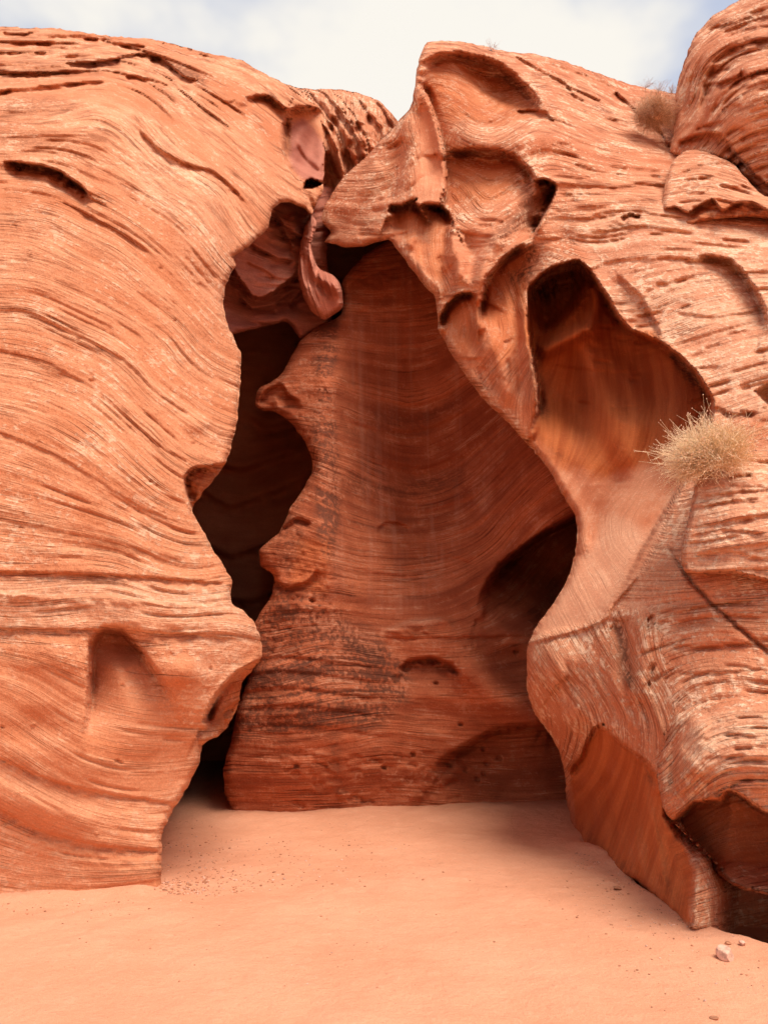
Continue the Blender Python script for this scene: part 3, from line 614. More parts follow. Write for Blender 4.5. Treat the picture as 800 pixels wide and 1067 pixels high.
B2.area('pale', [(700, 740), (1150, 700), (1150, 850), (800, 845), (760, 822), (720, 800)], .45, 10)
B2.area('orange', [(690, 848), (720, 838), (757, 826), (800, 850), (1150, 870), (1150, 900), (745, 900)], .6, 6); B2.area('smooth', [(690, 848), (720, 838), (757, 826), (800, 850), (1150, 870), (1150, 900), (745, 900)], .7, 6)
B2.build('sandstone_block', M_right, 'jutting lower right rock block overhanging the dark hollow above the sand', 'rock block', relief=.05, lump=.06, roll=(.40, 5), back=8.5)
# ---- boulder and slab at the top right
B3 = Rock([(765, 3), (800, -18), (900, -70), (1150, -110), (1150, 330), (900, 262), (830, 225), (800, 206), (785, 192), (775, 185), (765, 172), (745, 166), (730, 162), (712, 166), (698, 158), (702, 130), (704, 95), (712, 65), (722, 40), (740, 18)],
          [(765, 5, 10.2), (705, 100, 10.4), (700, 155, 10.2), (740, 100, 9.4), (740, 160, 9.6), (800, 60, 8.9), (800, 150, 9.0), (800, 200, 9.2), (720, 45, 10.2), (1150, -100, 9.5), (1150, 100, 7.6), (1150, 320, 7.8), (900, 100, 8.2), (900, -60, 9.6)], 1.6, 1.0, 12)
B3.s = tps([(710, 100, 100), (720, 50, 95), (760, 20, 90), (800, 0, 85), (705, 150, 140), (730, 90, 130), (760, 60, 130), (800, 50, 130), (730, 150, 160), (760, 120, 165), (800, 110, 170), (800, 180, 220), (760, 160, 200), (1150, 0, 85), (1150, 300, 300)], B3.X, B3.Y)
B3.scarp([(728, 120), (732, 90), (745, 62), (765, 48), (790, 42), (830, 38)], .25, 40, sharp=3, lip=.05)
B3.scarp([(733, 88), (752, 86), (770, 78), (772, 72)], .22, 12, lip=.04)
B3.scarp([(700, 150), (730, 140), (750, 140), (765, 158), (785, 182), (810, 200)], .25, 28, sharp=2.5, tin=.1, tout=.1, lip=.05)
B3.scarp([(740, 30), (760, 25), (800, 12)], .12, 16); B3.scarp([(755, 38), (780, 30), (810, 26)], .1, 12)
for a in range(6): B3.tube([(716+a*7, 60-a*4+20), (712+a*6, 95), (712+a*5, 130)], random.choice((.05, .07, -.04)), 3.5)
for (x, y) in ((735, 130), (760, 110), (780, 140), (750, 72), (790, 75), (770, 170), (742, 128), (765, 135)): B3.scarp([(x-11, y+5), (x, y), (x+12, y-1)], .07, 13, pw=2, sharp=1.2, rag=1)
B3.cracks(40, (705, 10, 800, 190), (14, 60), (.03, .07), (1.3, 2.0), 124)
B3.cracks(26, (705, 10, 800, 190), (40, 130), (.04, .12), (7, 16), 125, 'scarp')
B3.build('sandstone_boulder', M_right, 'tall rounded sandstone boulder at the upper right corner against the sky', 'boulder', relief=.055, lump=.09, roll=(.2, 8), back=13)
B4 = Rock([(693, 190), (700, 168), (712, 158), (726, 156), (745, 162), (762, 170), (775, 184), (790, 200), (820, 216), (900, 240), (1150, 280), (1150, 330), (900, 262), (820, 232), (800, 228), (770, 226), (740, 229), (715, 234), (700, 231), (692, 222), (690, 208)],
          [(693, 195, 9.1), (720, 165, 9.4), (760, 180, 9.0), (800, 210, 8.6), (740, 210, 8.55), (700, 225, 8.8), (800, 225, 8.4), (1150, 290, 7.2), (1150, 325, 7.2)], 1.6, .9, 14)
B4.s = tps([(695, 200, 200), (730, 180, 190), (790, 200, 185), (700, 225, 225), (760, 215, 215), (800, 222, 215), (720, 162, 160), (1150, 300, 240)], B4.X, B4.Y)
B4.scarp([(692, 219), (703, 216), (716, 222), (732, 212), (742, 208), (752, 220), (765, 212), (785, 212), (800, 220), (860, 236)], .3, 24, pw=.8, sharp=1.5, tin=0, tout=0, lip=.06)
for (pp, a) in (([(700, 200), (730, 186), (755, 180)], .1), ([(705, 182), (730, 172), (755, 170)], .08), ([(720, 205), (750, 194), (785, 196)], .1)): B4.scarp(pp, a*.6, 14, pw=2, sharp=1.2, rag=1)
B4.area('orange', [(692, 220), (716, 222), (742, 210), (800, 222), (800, 230), (700, 235)], .5, 3)
B4.cracks(14, (700, 160, 800, 220), (14, 50), (.04, .07), (1.3, 2.0), 126)
B4.build('sandstone_slab', M_right, 'wedge shaped sandstone slab with a shadowed lower lip beneath the tall boulder', 'rock slab', relief=.05, lump=.04, roll=(.12, 5), back=11)

# ================================================================== CENTRE WALL
cen_out = [(356, 327), (358, 310), (357, 293), (368, 278), (382, 264), (400, 252), (430, 235), (520, 260), (620, 400), (700, 560), (700, 900), (236, 900), (240, 842), (234, 826), (233, 800), (240, 775), (247, 742), (255, 718), (264, 690), (262, 660), (270, 640), (283, 620), (285, 600), (272, 590), (271, 572), (282, 562), (292, 553), (305, 525), (318, 506), (325, 493), (325, 478), (318, 460), (302, 440), (285, 428), (274, 428), (266, 422), (270, 405), (289, 394), (300, 379), (312, 356), (325, 345), (334, 338), (345, 334)]
cen_base = [(356, 327, 11.3), (360, 295, 11.6), (400, 255, 12.0), (620, 400, 11.6), (700, 600, 12), (700, 850, 11.5), (240, 842, 10.8), (340, 848, 11.0), (460, 842, 11.35), (580, 845, 11.3), (236, 800, 10.6), (300, 800, 10.5), (400, 800, 10.9), (255, 720, 10.5), (310, 720, 10.2), (400, 720, 10.8), (500, 720, 10.9), (272, 640, 10.4), (320, 620, 10.1), (400, 640, 11.0), (272, 580, 10.5), (325, 560, 10.2), (345, 480, 10.4), (325, 485, 10.7), (345, 400, 10.6), (300, 400, 10.9), (270, 415, 11.1), (345, 345, 11.0), (380, 400, 11.1), (430, 400, 11.7), (430, 500, 11.7), (430, 600, 11.35), (500, 480, 11.7), (500, 560, 11.45), (560, 480, 11.1), (590, 520, 10.9), (540, 560, 11.2), (480, 340, 11.9), (480, 640, 11.1), (560, 660, 11.6), (560, 740, 11.0), (560, 800, 11.3), (700, 900, 11.6), (236, 900, 11.0)]
K = Rock(cen_out, cen_base, 1.6, 1.0, 21)
K.s = tps([(345, 480, 480), (430, 512, 480), (500, 490, 490), (550, 445, 490), (345, 560, 560), (430, 572, 560), (500, 552, 560), (560, 490, 560), (590, 470, 560), (345, 400, 400), (430, 420, 400), (480, 400, 400), (520, 380, 405), (345, 620, 620), (430, 625, 620), (500, 600, 620), (545, 555, 620), (590, 525, 625), (345, 330, 330), (450, 330, 330), (400, 262, 262), (272, 590, 600), (290, 520, 540), (270, 410, 410), (250, 700, 680), (345, 690, 690), (420, 700, 690), (500, 700, 690), (600, 680, 690), (250, 780, 770), (400, 770, 770), (600, 770, 770), (300, 740, 722), (360, 745, 735), (250, 850, 850), (600, 850, 850)], K.X, K.Y, .002)
K.s2 = K.X+.25*K.Y
K.bowl(450, 460, 125, 190, .7, -15)
K.scarp([(498, 640), (505, 615), (520, 592), (545, 571), (570, 554), (602, 538)], 3.0, 150, pw=.5, sharp=4, tin=.5, tout=0)
K.scarp([(396, 662), (404, 655), (420, 650), (450, 645), (475, 646)], -.16, 18, pw=1.2, lip=0)
K.scarp([(400, 664), (430, 664), (470, 664), (560, 662)], .08, 10, sharp=1)
K.scarp([(414, 700), (425, 690), (447, 686), (468, 692), (482, 704)], .5, 34, pw=1.4, sharp=3)
K.tube([(470, 672), (490, 700), (515, 720), (550, 745), (585, 760)], -.34, 20)
K.bowl(545, 700, 45, 34, .25, 20); K.tube([(400, 660), (440, 668), (490, 664), (560, 668)], -.12, 14)
K.bowl(450, 745, 34, 24, .12); K.bowl(522, 680, 40, 26, .15, 30)
K.scarp([(447, 815), (458, 796), (473, 784), (495, 772), (515, 763), (545, 757), (567, 757), (600, 768)], .9, 110, pw=.6, sharp=4, tin=.35, tout=0)
K.tube([(452, 818), (470, 808), (482, 792)], -.1, 6)
K.scarp([(392, 554), (400, 546), (412, 544), (428, 552)], .16, 12, sharp=1.5, lip=.03)
K.scarp([(448, 584), (470, 580), (500, 590)], .06, 8)
K.scarp([(292, 553), (310, 540), (325, 545)], .15, 18)
K.scarp([(283, 602), (300, 612), (322, 605), (330, 592)], .14, 24, lip=.04)
K.tube([(345, 345), (340, 420), (336, 480), (338, 540), (344, 600), (352, 640)], -.14, 15, tin=.05)
K.tube([(376, 480), (372, 560), (376, 620)], .08, 14)
K.scarp([(314, 420), (306, 400), (296, 380), (300, 372)], .0, 10)
K.scarp([(268, 424), (276, 408), (292, 400), (300, 412), (314, 418)], .25, 22, pw=1, lip=.03)
K.scarp([(360, 300), (372, 292), (392, 282), (420, 275)], .12, 20); K.scarp([(366, 327), (385, 322), (400, 308), (430, 292)], .07, 12)
for (y0, a) in ((690, .06), (705, .07), (722, .08), (740, .07), (760, .06), (790, .04)): K.scarp([(248, y0), (290, y0-6), (340, y0-2), (400, y0+6), (430, y0+4)], a*.6, 12, sharp=1.3, tin=.1, tout=.3)
for pts in ([(345, 430), (400, 450), (450, 445), (500, 420)], [(350, 505), (430, 535), (500, 515), (555, 462)], [(350, 590), (430, 600), (500, 578), (560, 520)], [(360, 470), (430, 492), (490, 472), (530, 438)], [(470, 560), (530, 525), (560, 490)]): K.scarp(pts, .05, 16, sharp=2, tin=.2, tout=.1)
for (x, y) in ((503, 780), (485, 802), (507, 796), (504, 806), (537, 680), (480, 755), (454, 712), (430, 786), (309, 798), (325, 626), (400, 800), (520, 790), (497, 812), (468, 798)): K.bowl(x, y, 3.2, 2.6, .12, pw=1)
for _ in range(50):
    x, y = random.uniform(300, 480), random.uniform(780, 838); K.scarp([(x-random.uniform(4, 12), y), (x, y-random.uniform(0, 6)), (x+random.uniform(4, 12), y+random.uniform(-3, 4))], random.choice((.04, .06, -.04)), 8, sharp=1.3)
for _ in range(140):
    x, y = random.uniform(275, 350), random.uniform(400, 700); K.bowl(x, y, random.uniform(1.5, 4), random.uniform(1.5, 3.5), random.choice((.015, .022, -.02)), pw=1)
K.area('smooth', [(352, 330), (400, 255), (620, 400), (620, 640), (560, 680), (400, 650), (352, 600)], .40, 14)
K.area('smooth', [(400, 640), (600, 640), (600, 850), (430, 850)], .35, 20)
K.cracks(26, (352, 300, 560, 640), (60, 170), (.012, .03), (1.4, 2.6), 131)
K.cracks(12, (352, 400, 560, 640), (80, 190), (.03, .05), (14, 30), 132, 'scarp')
K.brush('streak', [(430, 285), (427, 400), (432, 480), (430, 620)], 12, 1.0)
K.paint['smooth'] = np.zeros(K.X.shape) if 'smooth' not in K.paint else K.paint['smooth']
K.area('streak', [(342, 300), (440, 280), (500, 400), (520, 500), (440, 640), (345, 620)], .8, 24)
K.area('varnish_shade', [(250, 660), (290, 610), (330, 620), (360, 640), (420, 690), (430, 730), (380, 760), (250, 770)], .8, 16)
K.area('varnish_shade', [(325, 340), (350, 335), (348, 430), (356, 520), (350, 600), (330, 560), (322, 470), (328, 400)], .75, 8)
K.area('varnish_shade', [(280, 560), (310, 530), (322, 560), (300, 600)], .45, 8)
K.brush('varnish_shade', [(360, 500), (420, 512), (480, 498)], 18, .4); K.brush('varnish_shade', [(365, 440), (430, 440), (470, 420)], 22, .28)
K.brush('varnish_shade', [(345, 760), (355, 830)], 12, .35); K.brush('varnish_shade', [(255, 770), (300, 780)], 14, .4)
K.area('pale', [(345, 640), (400, 655), (395, 690), (330, 660), (300, 640)], .25, 8)
K.brush('pale', [(404, 656), (430, 648), (458, 646)], 6, .5)
K.area('orange', [(300, 620), (340, 620), (345, 560), (310, 560)], .3, 8)
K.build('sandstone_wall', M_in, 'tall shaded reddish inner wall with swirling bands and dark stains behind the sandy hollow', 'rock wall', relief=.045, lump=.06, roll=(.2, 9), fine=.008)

# ================================================================== INSIDE THE SLOT
FL = Rock([(285, 84), (299, 88), (315, 92), (331, 93), (353, 93), (374, 97), (393, 104), (408, 118), (416, 128), (430, 135), (430, 180), (400, 215), (350, 240), (300, 240), (270, 150)],
          [(285, 86, 12.8), (330, 93, 13), (375, 98, 13), (414, 127, 12.6), (340, 120, 12.0), (370, 130, 11.9), (390, 130, 12.1), (350, 180, 12.0), (330, 220, 12.2), (430, 160, 12.4)], 1.3, .8, 31)
FL.s = FL.X+.35*np.abs(FL.Y-100)-.35*(FL.Y-90); FL.s2 = FL.s
u = FL.X-30*(1-np.exp(-(FL.Y-92)/24.))-.28*(FL.Y-92)+3*fbm(np.stack([FL.X/20., FL.Y/30., FL.X*0+3], -1), 3)
u = u+5*fbm(np.stack([FL.X/14., FL.Y/45., FL.X*0+7], -1), 3)
FL.add += -.30*(1-np.abs(n1(u, 9.5, 3.1))*2.2)*sstep(86, 112, FL.Y)*(.5+.9*np.clip(FL.rg2+.5, 0, 1))-.10*(1-np.abs(n1(u, 3.6, 8.1))*2)
FL.region([(336, 156), (345, 158), (358, 186), (350, 205), (336, 226), (326, 226), (334, 190)], .6, 7)
for (x, y, r) in ((360, 165, 7), (365, 172, 6), (352, 125, 8), (372, 135, 6), (385, 125, 5), (345, 135, 6), (366, 150, 5)): FL.bowl(x, y, r, r*1.5, .3)
FL.area('smooth', [(336, 158), (345, 160), (358, 186), (336, 226), (326, 226)], .9, 4)
FL.build('fluted_rock', M_right, 'fluted ridge of thin eroded ribs standing against the sky behind the slot', 'rock ridge', relief=.05, lump=.05, roll=(.25, 6), back=18)

IW = Rock([(222, 195), (345, 195), (348, 235), (340, 262), (345, 300), (345, 335), (330, 345), (312, 352), (304, 341), (298, 335), (280, 339), (256, 345), (225, 352), (215, 300)],
          [(222, 200, 10.2), (280, 225, 10.8), (345, 200, 12), (235, 330, 10.4), (280, 320, 10.8), (312, 350, 11.2), (345, 330, 11.6), (300, 260, 11.0), (340, 260, 11.7)], 1.3, .8, 33)
IW.s = tps([(281, 221, 221), (311, 240, 221), (262, 259, 259), (307, 272, 259), (247, 289, 290), (274, 311, 300), (300, 294, 290), (240, 240, 250), (255, 340, 340), (311, 345, 340), (340, 220, 215)], IW.X, IW.Y)
IW.s2 = IW.s
IW.scarp([(236, 268), (247, 289), (262, 309), (274, 311), (288, 303), (300, 294), (313, 284)], .8, 60, pw=.9, sharp=2, tin=.05, tout=.05, lip=.12)
IW.scarp([(258, 252), (275, 262), (292, 270), (308, 272)], .22, 16, lip=.1)
IW.scarp([(275, 222), (290, 232), (300, 250), (306, 262)], .2, 14, lip=.1)
IW.scarp([(255, 272), (272, 280), (288, 290)], .12, 12, lip=.06)
IW.tube([(300, 222), (306, 236), (309, 250)], -.2, 6); IW.tube([(284, 240), (296, 262)], .1, 5)
IW.scarp([(300, 320), (312, 305), (318, 300)], .3, 25)
IW.area('smooth', [(215, 190), (350, 190), (350, 360), (215, 360)], .25, 5)
IW.cracks(34, (236, 215, 330, 345), (24, 80), (.03, .10), (1.5, 3.0), 141)
IW.scarp([(285, 218), (296, 236), (312, 246), (322, 250)], .35, 22, lip=.1); IW.scarp([(244, 300), (262, 322), (285, 318), (310, 300)], .3, 26)
IW.area('mauve_shade', [(215, 300), (262, 316), (300, 300), (345, 320), (345, 360), (215, 360)], .7, 6)  # shade below the lit lobe, painted mauve
IW.area('pale', [(255, 215), (315, 215), (312, 285), (272, 305), (250, 285)], .25, 8)  # light on the upper lobe, painted paler
IW.build('wavy_rock_lobe', M_lobe, 'pinkish wavy scalloped lobe tucked high inside the dark slot', 'rock lobe', relief=.06, lump=.04, roll=(.25, 7), back=17)

RB = Rock([(324, 222), (317, 238), (313, 255), (311, 272), (311, 290), (317, 312), (325, 325), (337, 333), (349, 327), (357, 320), (357, 306), (354, 295), (346, 286), (333, 280), (326, 266), (324, 254), (328, 243), (330, 231)],
          [(324, 224, 10.8), (313, 270, 10.7), (320, 250, 10.5), (328, 300, 10.4), (345, 300, 10.2), (355, 310, 10.5), (337, 330, 10.6)], 1.0, .5, 35)
RB.s = tps([(324, 224, 324), (316, 270, 316), (325, 310, 318), (338, 330, 322), (326, 262, 328), (335, 290, 336), (350, 315, 340), (355, 300, 352), (320, 290, 318)], RB.X, RB.Y); RB.s2 = RB.s
RB.tube([(327, 232), (320, 250), (318, 270), (326, 292), (342, 306), (350, 322)], .12, 4); RB.tube([(325, 236), (322, 262), (330, 288), (346, 298), (354, 312)], -.12, 4)
RB.tube([(314, 262), (316, 290), (326, 312), (337, 328)], -.08, 4)
RB.area('smooth', [(300, 210), (370, 210), (370, 345), (300, 345)], .25, 5)
RB.cracks(16, (313, 240, 356, 328), (30, 90), (.04, .09), (1.2, 2.2), 143)
RB.build('curling_rock_fin', M_lobe, 'small pinkish fin curling down the slot left of the lit shoulder', 'rock fin', relief=.02, lump=.02, roll=(.22, 6), back=12.5)

DW = Rock([(120, 200), (330, 180), (470, 180), (660, 200), (720, 950), (60, 950)],
          [(120, 200, 13), (400, 180, 13.6), (660, 200, 14), (720, 950, 14.5), (60, 950, 14.5), (250, 500, 14.3), (230, 700, 14.2), (350, 400, 14.2), (300, 360, 13.8), (250, 600, 14.4)], 2.6, .8, 37)
DW.s = tps([(200, 500, 500), (260, 520, 500), (320, 490, 500), (200, 600, 600), (260, 615, 600), (320, 600, 600), (250, 300, 300), (250, 800, 800), (320, 800, 800), (400, 300, 300)], DW.X, DW.Y); DW.s2 = DW.s
for pts in ([(200, 505), (240, 528), (290, 512), (320, 500)], [(200, 560), (240, 580), (300, 560)], [(210, 615), (260, 628), (300, 610)], [(190, 470), (250, 490), (310, 470)], [(250, 430), (280, 445), (320, 435)]): DW.scarp(pts, .35, 30, sharp=6, lip=.1)
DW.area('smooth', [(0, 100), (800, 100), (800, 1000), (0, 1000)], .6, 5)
DW.build('slot_end_wall', M_deep, 'dark banded wall closing the deep end of the narrow slot', 'rock wall', relief=.12, lump=.25, roll=(.2, 6), back=18)

# ================================================================== GROUND
def ground_h(x, y):
    P = np.stack([x, y, 0*x], -1)
    h = .05*fbm(P*.35, 3)+.025*fbm(P*1.3+8, 3)
    h = h+.016*fbm(P*3.2+3, 3)*(.4+1.2*np.clip(pnoise(P*.6+5)+.4, 0, 1))+.007*fbm(P*9+3, 2)
    h = h+.07*np.exp(-((6.75-y)/.30)**2)*sstep(-1.75, -2.1, x)
    # a low bank of sand against the centre wall and up into the slot
    h = h+.10*sstep(9.8, 11.6, y)+.35*sstep(10.5, 14.5, y)*sstep(-1.2, -2.4, x)
    # drift against the right rock
    h = h+.10*np.exp(-((x-(2.55+(7.5-y)*.38))/.35)**2)*sstep(10, 8, y)*sstep(4.5, 6, y)
    q = (y-6.03)+1.58*(x-2.19); q = q/1.87                  # sand dips into the hollow under the overhang
    h = h-.65*sstep(.02, .6, q)*sstep(2.22, 2.5, x)*sstep(7, 5, x)*sstep(9.5, 8.5, y)
    return h*sstep(60, 25, np.hypot(x, y))
gx = np.r_[-400, -200, -90, -45, -25, -16, np.arange(-12, -5, .4), np.arange(-5, 5, .035), np.arange(5, 12, .4), 16, 25, 45, 90, 200, 400]
gy = np.r_[-400, -200, -90, -40, -15, -6, np.arange(-3, 3, .4), np.arange(3, 13, .045), np.arange(13, 18, .3), 25, 45, 90, 200, 400]
GX, GYY = np.meshgrid(gx, gy); GZ = ground_h(GX, GYY)
V = np.stack([GX, GYY, GZ], -1).reshape(-1, 3); nx_, ny_ = len(gx), len(gy)
i = np.arange(nx_*ny_).reshape(ny_, nx_)
Fq = np.stack([i[:-1, :-1], i[:-1, 1:], i[1:, 1:], i[1:, :-1]], -1).reshape(-1, 4)
me = bpy.data.meshes.new('sand_ground'); me.from_pydata(V.tolist(), [], Fq.tolist()); me.polygons.foreach_set('use_smooth', np.ones(len(Fq), bool))
n = NT('fine_red_sand'); geo = n.n('ShaderNodeNewGeometry'); P = geo.outputs['Position']
g1 = n.noise(P, 140, 3, .7); g2 = n.noise(P, 9, 4, .6); g3 = n.noise(P, 1.1, 4, .6); g4 = n.noise(P, 38, 3, .65)
col = n.mix(n.ramp(g3, .35, .65), (.625, .272, .146, 1), (.68, .312, .175, 1))
col = n.mix(n.math('MULTIPLY', n.ramp(g1, .50, .70), .5), col, (.42, .16, .085, 1))
col = n.mix(n.math('MULTIPLY', n.ramp(g4, .62, .72), .5), col, (.36, .15, .09, 1))
col = n.mix(n.math('MULTIPLY', n.ramp(g2, .55, .75), .3), col, (.74, .385, .245, 1))
g5 = n.noise(P, 300, 2, .7)
col = n.mix(n.math('MULTIPLY', n.ramp(g5, .5, .66), .3), col, (.80, .50, .36, 1))
n.l(col, n.b.inputs['Base Color']); n.b.inputs['Roughness'].default_value = .95
h = n.math('ADD', n.math('MULTIPLY', g1, .25), n.math('ADD', n.math('MULTIPLY', g2, 1.0), n.math('MULTIPLY', g4, .45)))
bp = n.n('ShaderNodeBump'); bp.inputs['Strength'].default_value = .7; bp.inputs['Distance'].default_value = .028
n.l(h, bp.inputs['Height']); n.l(bp.outputs[0], n.b.inputs['Normal'])
me.materials.append(n.m); go = bpy.data.objects.new('sand_ground', me); C.objects.link(go); go['kind'] = 'structure'

def gz(x, y): return float(ground_h(np.array([x]), np.array([y]))[0])
def at_ground(px, py):
    z = 0.0
    for _ in range(4):
        Y = gY(py, z); p = unproj(np.array([px]), np.array([py]), np.array([Y]))[0]; z = gz(p[0], p[1])
    return p[0], p[1], z

# ------------------------------------------------------------------ stones, gravel
def simple(name, base, rough=.9, var=.25, sc=30):
    n = NT(name); geo = n.n('ShaderNodeNewGeometry')
    a = n.noise(geo.outputs['Position'], sc, 4, .6)
    d = tuple(c*(1-var) for c in base[:3])+(1,); l = tuple(min(1, c*(1+var)) for c in base[:3])+(1,)
    n.l(n.mix(n.ramp(a, .35, .65), d, l), n.b.inputs['Base Color']); n.b.inputs['Roughness'].default_value = rough
    return n.m
M_stone = simple('pale_pink_stone', (.60, .34, .24)); M_stone2 = simple('red_brown_stone', (.40, .17, .09))
def ico(sub):
    import bmesh
    bm = bmesh.new(); bmesh.ops.create_icosphere(bm, subdivisions=sub, radius=1); v = np.array([x.co[:] for x in bm.verts]); f = [[w.index for w in p.verts] for p in bm.faces]; bm.free(); return v, f
IV, IF = ico(3); IV1, IF1 = ico(1)
def stone(px, py, wpx, mat, label, sd, flat=.7):
    x, y, z = at_ground(px, py); r = wpx*y/F/2
    v = IV*1.0
    rg = np.random.default_rng(sd)
    for _ in range(9):                                     # chip flat facets
        d = rg.normal(size=3); d /= np.linalg.norm(d); h = rg.uniform(.55, .85)
        k = v@d; v = v-np.outer(np.maximum(k-h, 0)*.92, d)
    v = v*(1+.05*fbm(v*2.2+sd, 3))[:, None]*np.array([1, .85, flat])
    a = rg.uniform(0, 6.28); c, s_ = math.cos(a), math.sin(a)
    v = np.stack([v[:, 0]*c-v[:, 1]*s_, v[:, 0]*s_+v[:, 1]*c, v[:, 2]], -1)*r
    me = bpy.data.meshes.new('stone'); me.from_pydata(v.tolist(), [], IF); me.materials.append(mat)
    o = bpy.data.objects.new('stone', me); C.objects.link(o); o.location = (x, y, z+r*flat*.55)
    o['label'] = label; o['category'] = 'stone'; o['group'] = 'loose stones on the sand'
stone(756, 999, 20, M_stone, 'largest pale angular stone on the sand beneath the right overhang', 3, .8)
stone(773, 985, 8, M_stone, 'small pale stone just behind the largest stone in the overhang shade', 5)
stone(758, 984, 6, M_stone2, 'tiny reddish stone between the largest stone and the rock foot', 6)
stone(744, 1062, 9, M_stone2, 'flat reddish chip on open sand at the bottom right', 8, .35)
stone(643, 927, 9, M_stone2, 'reddish flake on the sand at the foot of the striated right rock', 9, .5)
def pebbles(name, regions, cnt, label, sd, smin, smax):
    rg = random.Random(sd); vs = []; fs = []
    for _ in range(cnt):
        (cx, cy, rx, ry) = rg.choice(regions); a = rg.uniform(0, 6.28); q = math.sqrt(rg.random())
        px = cx+rx*q*math.cos(a)*1.0; py = cy+ry*q*math.sin(a)
        x, y, z = at_ground(px, py)
        r = rg.uniform(smin, smax)*rg.choice((.6, .8, 1, 1.4)); b = len(vs)
        sc = (r*rg.uniform(.8, 1.4), r*rg.uniform(.7, 1.2), r*rg.uniform(.4, .8)); an = rg.uniform(0, 6.28); c, s_ = math.cos(an), math.sin(an)
        for v in IV1:
            u = v*np.array(sc)*rg.uniform(.85, 1.1); vs.append((x+u[0]*c-u[1]*s_, y+u[0]*s_+u[1]*c, z+u[2]+sc[2]*.3))
        fs += [[b+k for k in f] for f in IF1]
    me = bpy.data.meshes.new(name); me.from_pydata(vs, [], fs); me.materials.append(M_stone2); me.materials.append(M_stone)
    nf = len(IF1)
    mi = np.repeat(np.array([rg.random() < .3 for _ in range(cnt)], dtype=np.int32), nf); me.polygons.foreach_set('material_index', mi)
    o = bpy.data.objects.new(name, me); C.objects.link(o); o['kind'] = 'stuff'; o['label'] = label; o['category'] = 'gravel'
pebbles('fine_gravel', [(200, 890, 40, 40), (220, 920, 50, 14), (260, 900, 70, 30), (190, 925, 30, 8), (350, 900, 120, 26)], 900, 'scatter of fine reddish gravel on the sand by the left cliff corner', 1, .004, .011)
pebbles('sand_grit', [(400, 960, 400, 80), (300, 950, 300, 60), (680, 960, 60, 40), (620, 930, 50, 40), (720, 1010, 80, 50), (450, 870, 150, 20), (650, 925, 30, 14), (690, 955, 26, 12), (80, 945, 90, 10), (610, 895, 16, 12)], 800, 'sparse grit and chips strewn over the open sand', 2, .003, .008)

# ------------------------------------------------------------------ dry bushes
M_straw = simple('dry_straw_stem', (.85, .59, .36), .8, .3, 60); M_twig = simple('brown_twig', (.60, .38, .24), .85, .3, 50); M_seed = simple('dry_seed_head', (.80, .56, .38), .8, .25, 80); M_grey = simple('pale_grey_twig', (.55, .50, .48), .85, .2, 60)
def tube_into(vs, fs, pts, r0, r1, k=3):
    b = len(vs); m = len(pts)
    for j, p in enumerate(pts):
        t = (pts[min(j+1, m-1)]-pts[max(j-1, 0)]); t = t/(np.linalg.norm(t)+1e-9)
        u = np.cross(t, (0.3, .1, 1)); u /= np.linalg.norm(u)+1e-9; w = np.cross(t, u); r = r0+(r1-r0)*j/(m-1)
        for q in range(k):
            a = 2*math.pi*q/k; vs.append(tuple(p+(u*math.cos(a)+w*math.sin(a))*r))
    for j in range(m-1):
        for q in range(k):
            fs.append([b+j*k+q, b+j*k+(q+1) % k, b+(j+1)*k+(q+1) % k, b+(j+1)*k+q])
def mesh_child(name, vs, fs, mat, parent):
    me = bpy.data.meshes.new(name); me.from_pydata([tuple(float(c) for c in v) for v in vs], [], fs); me.materials.append(mat)
    o = bpy.data.objects.new(name, me); C.objects.link(o); o.parent = parent; return o
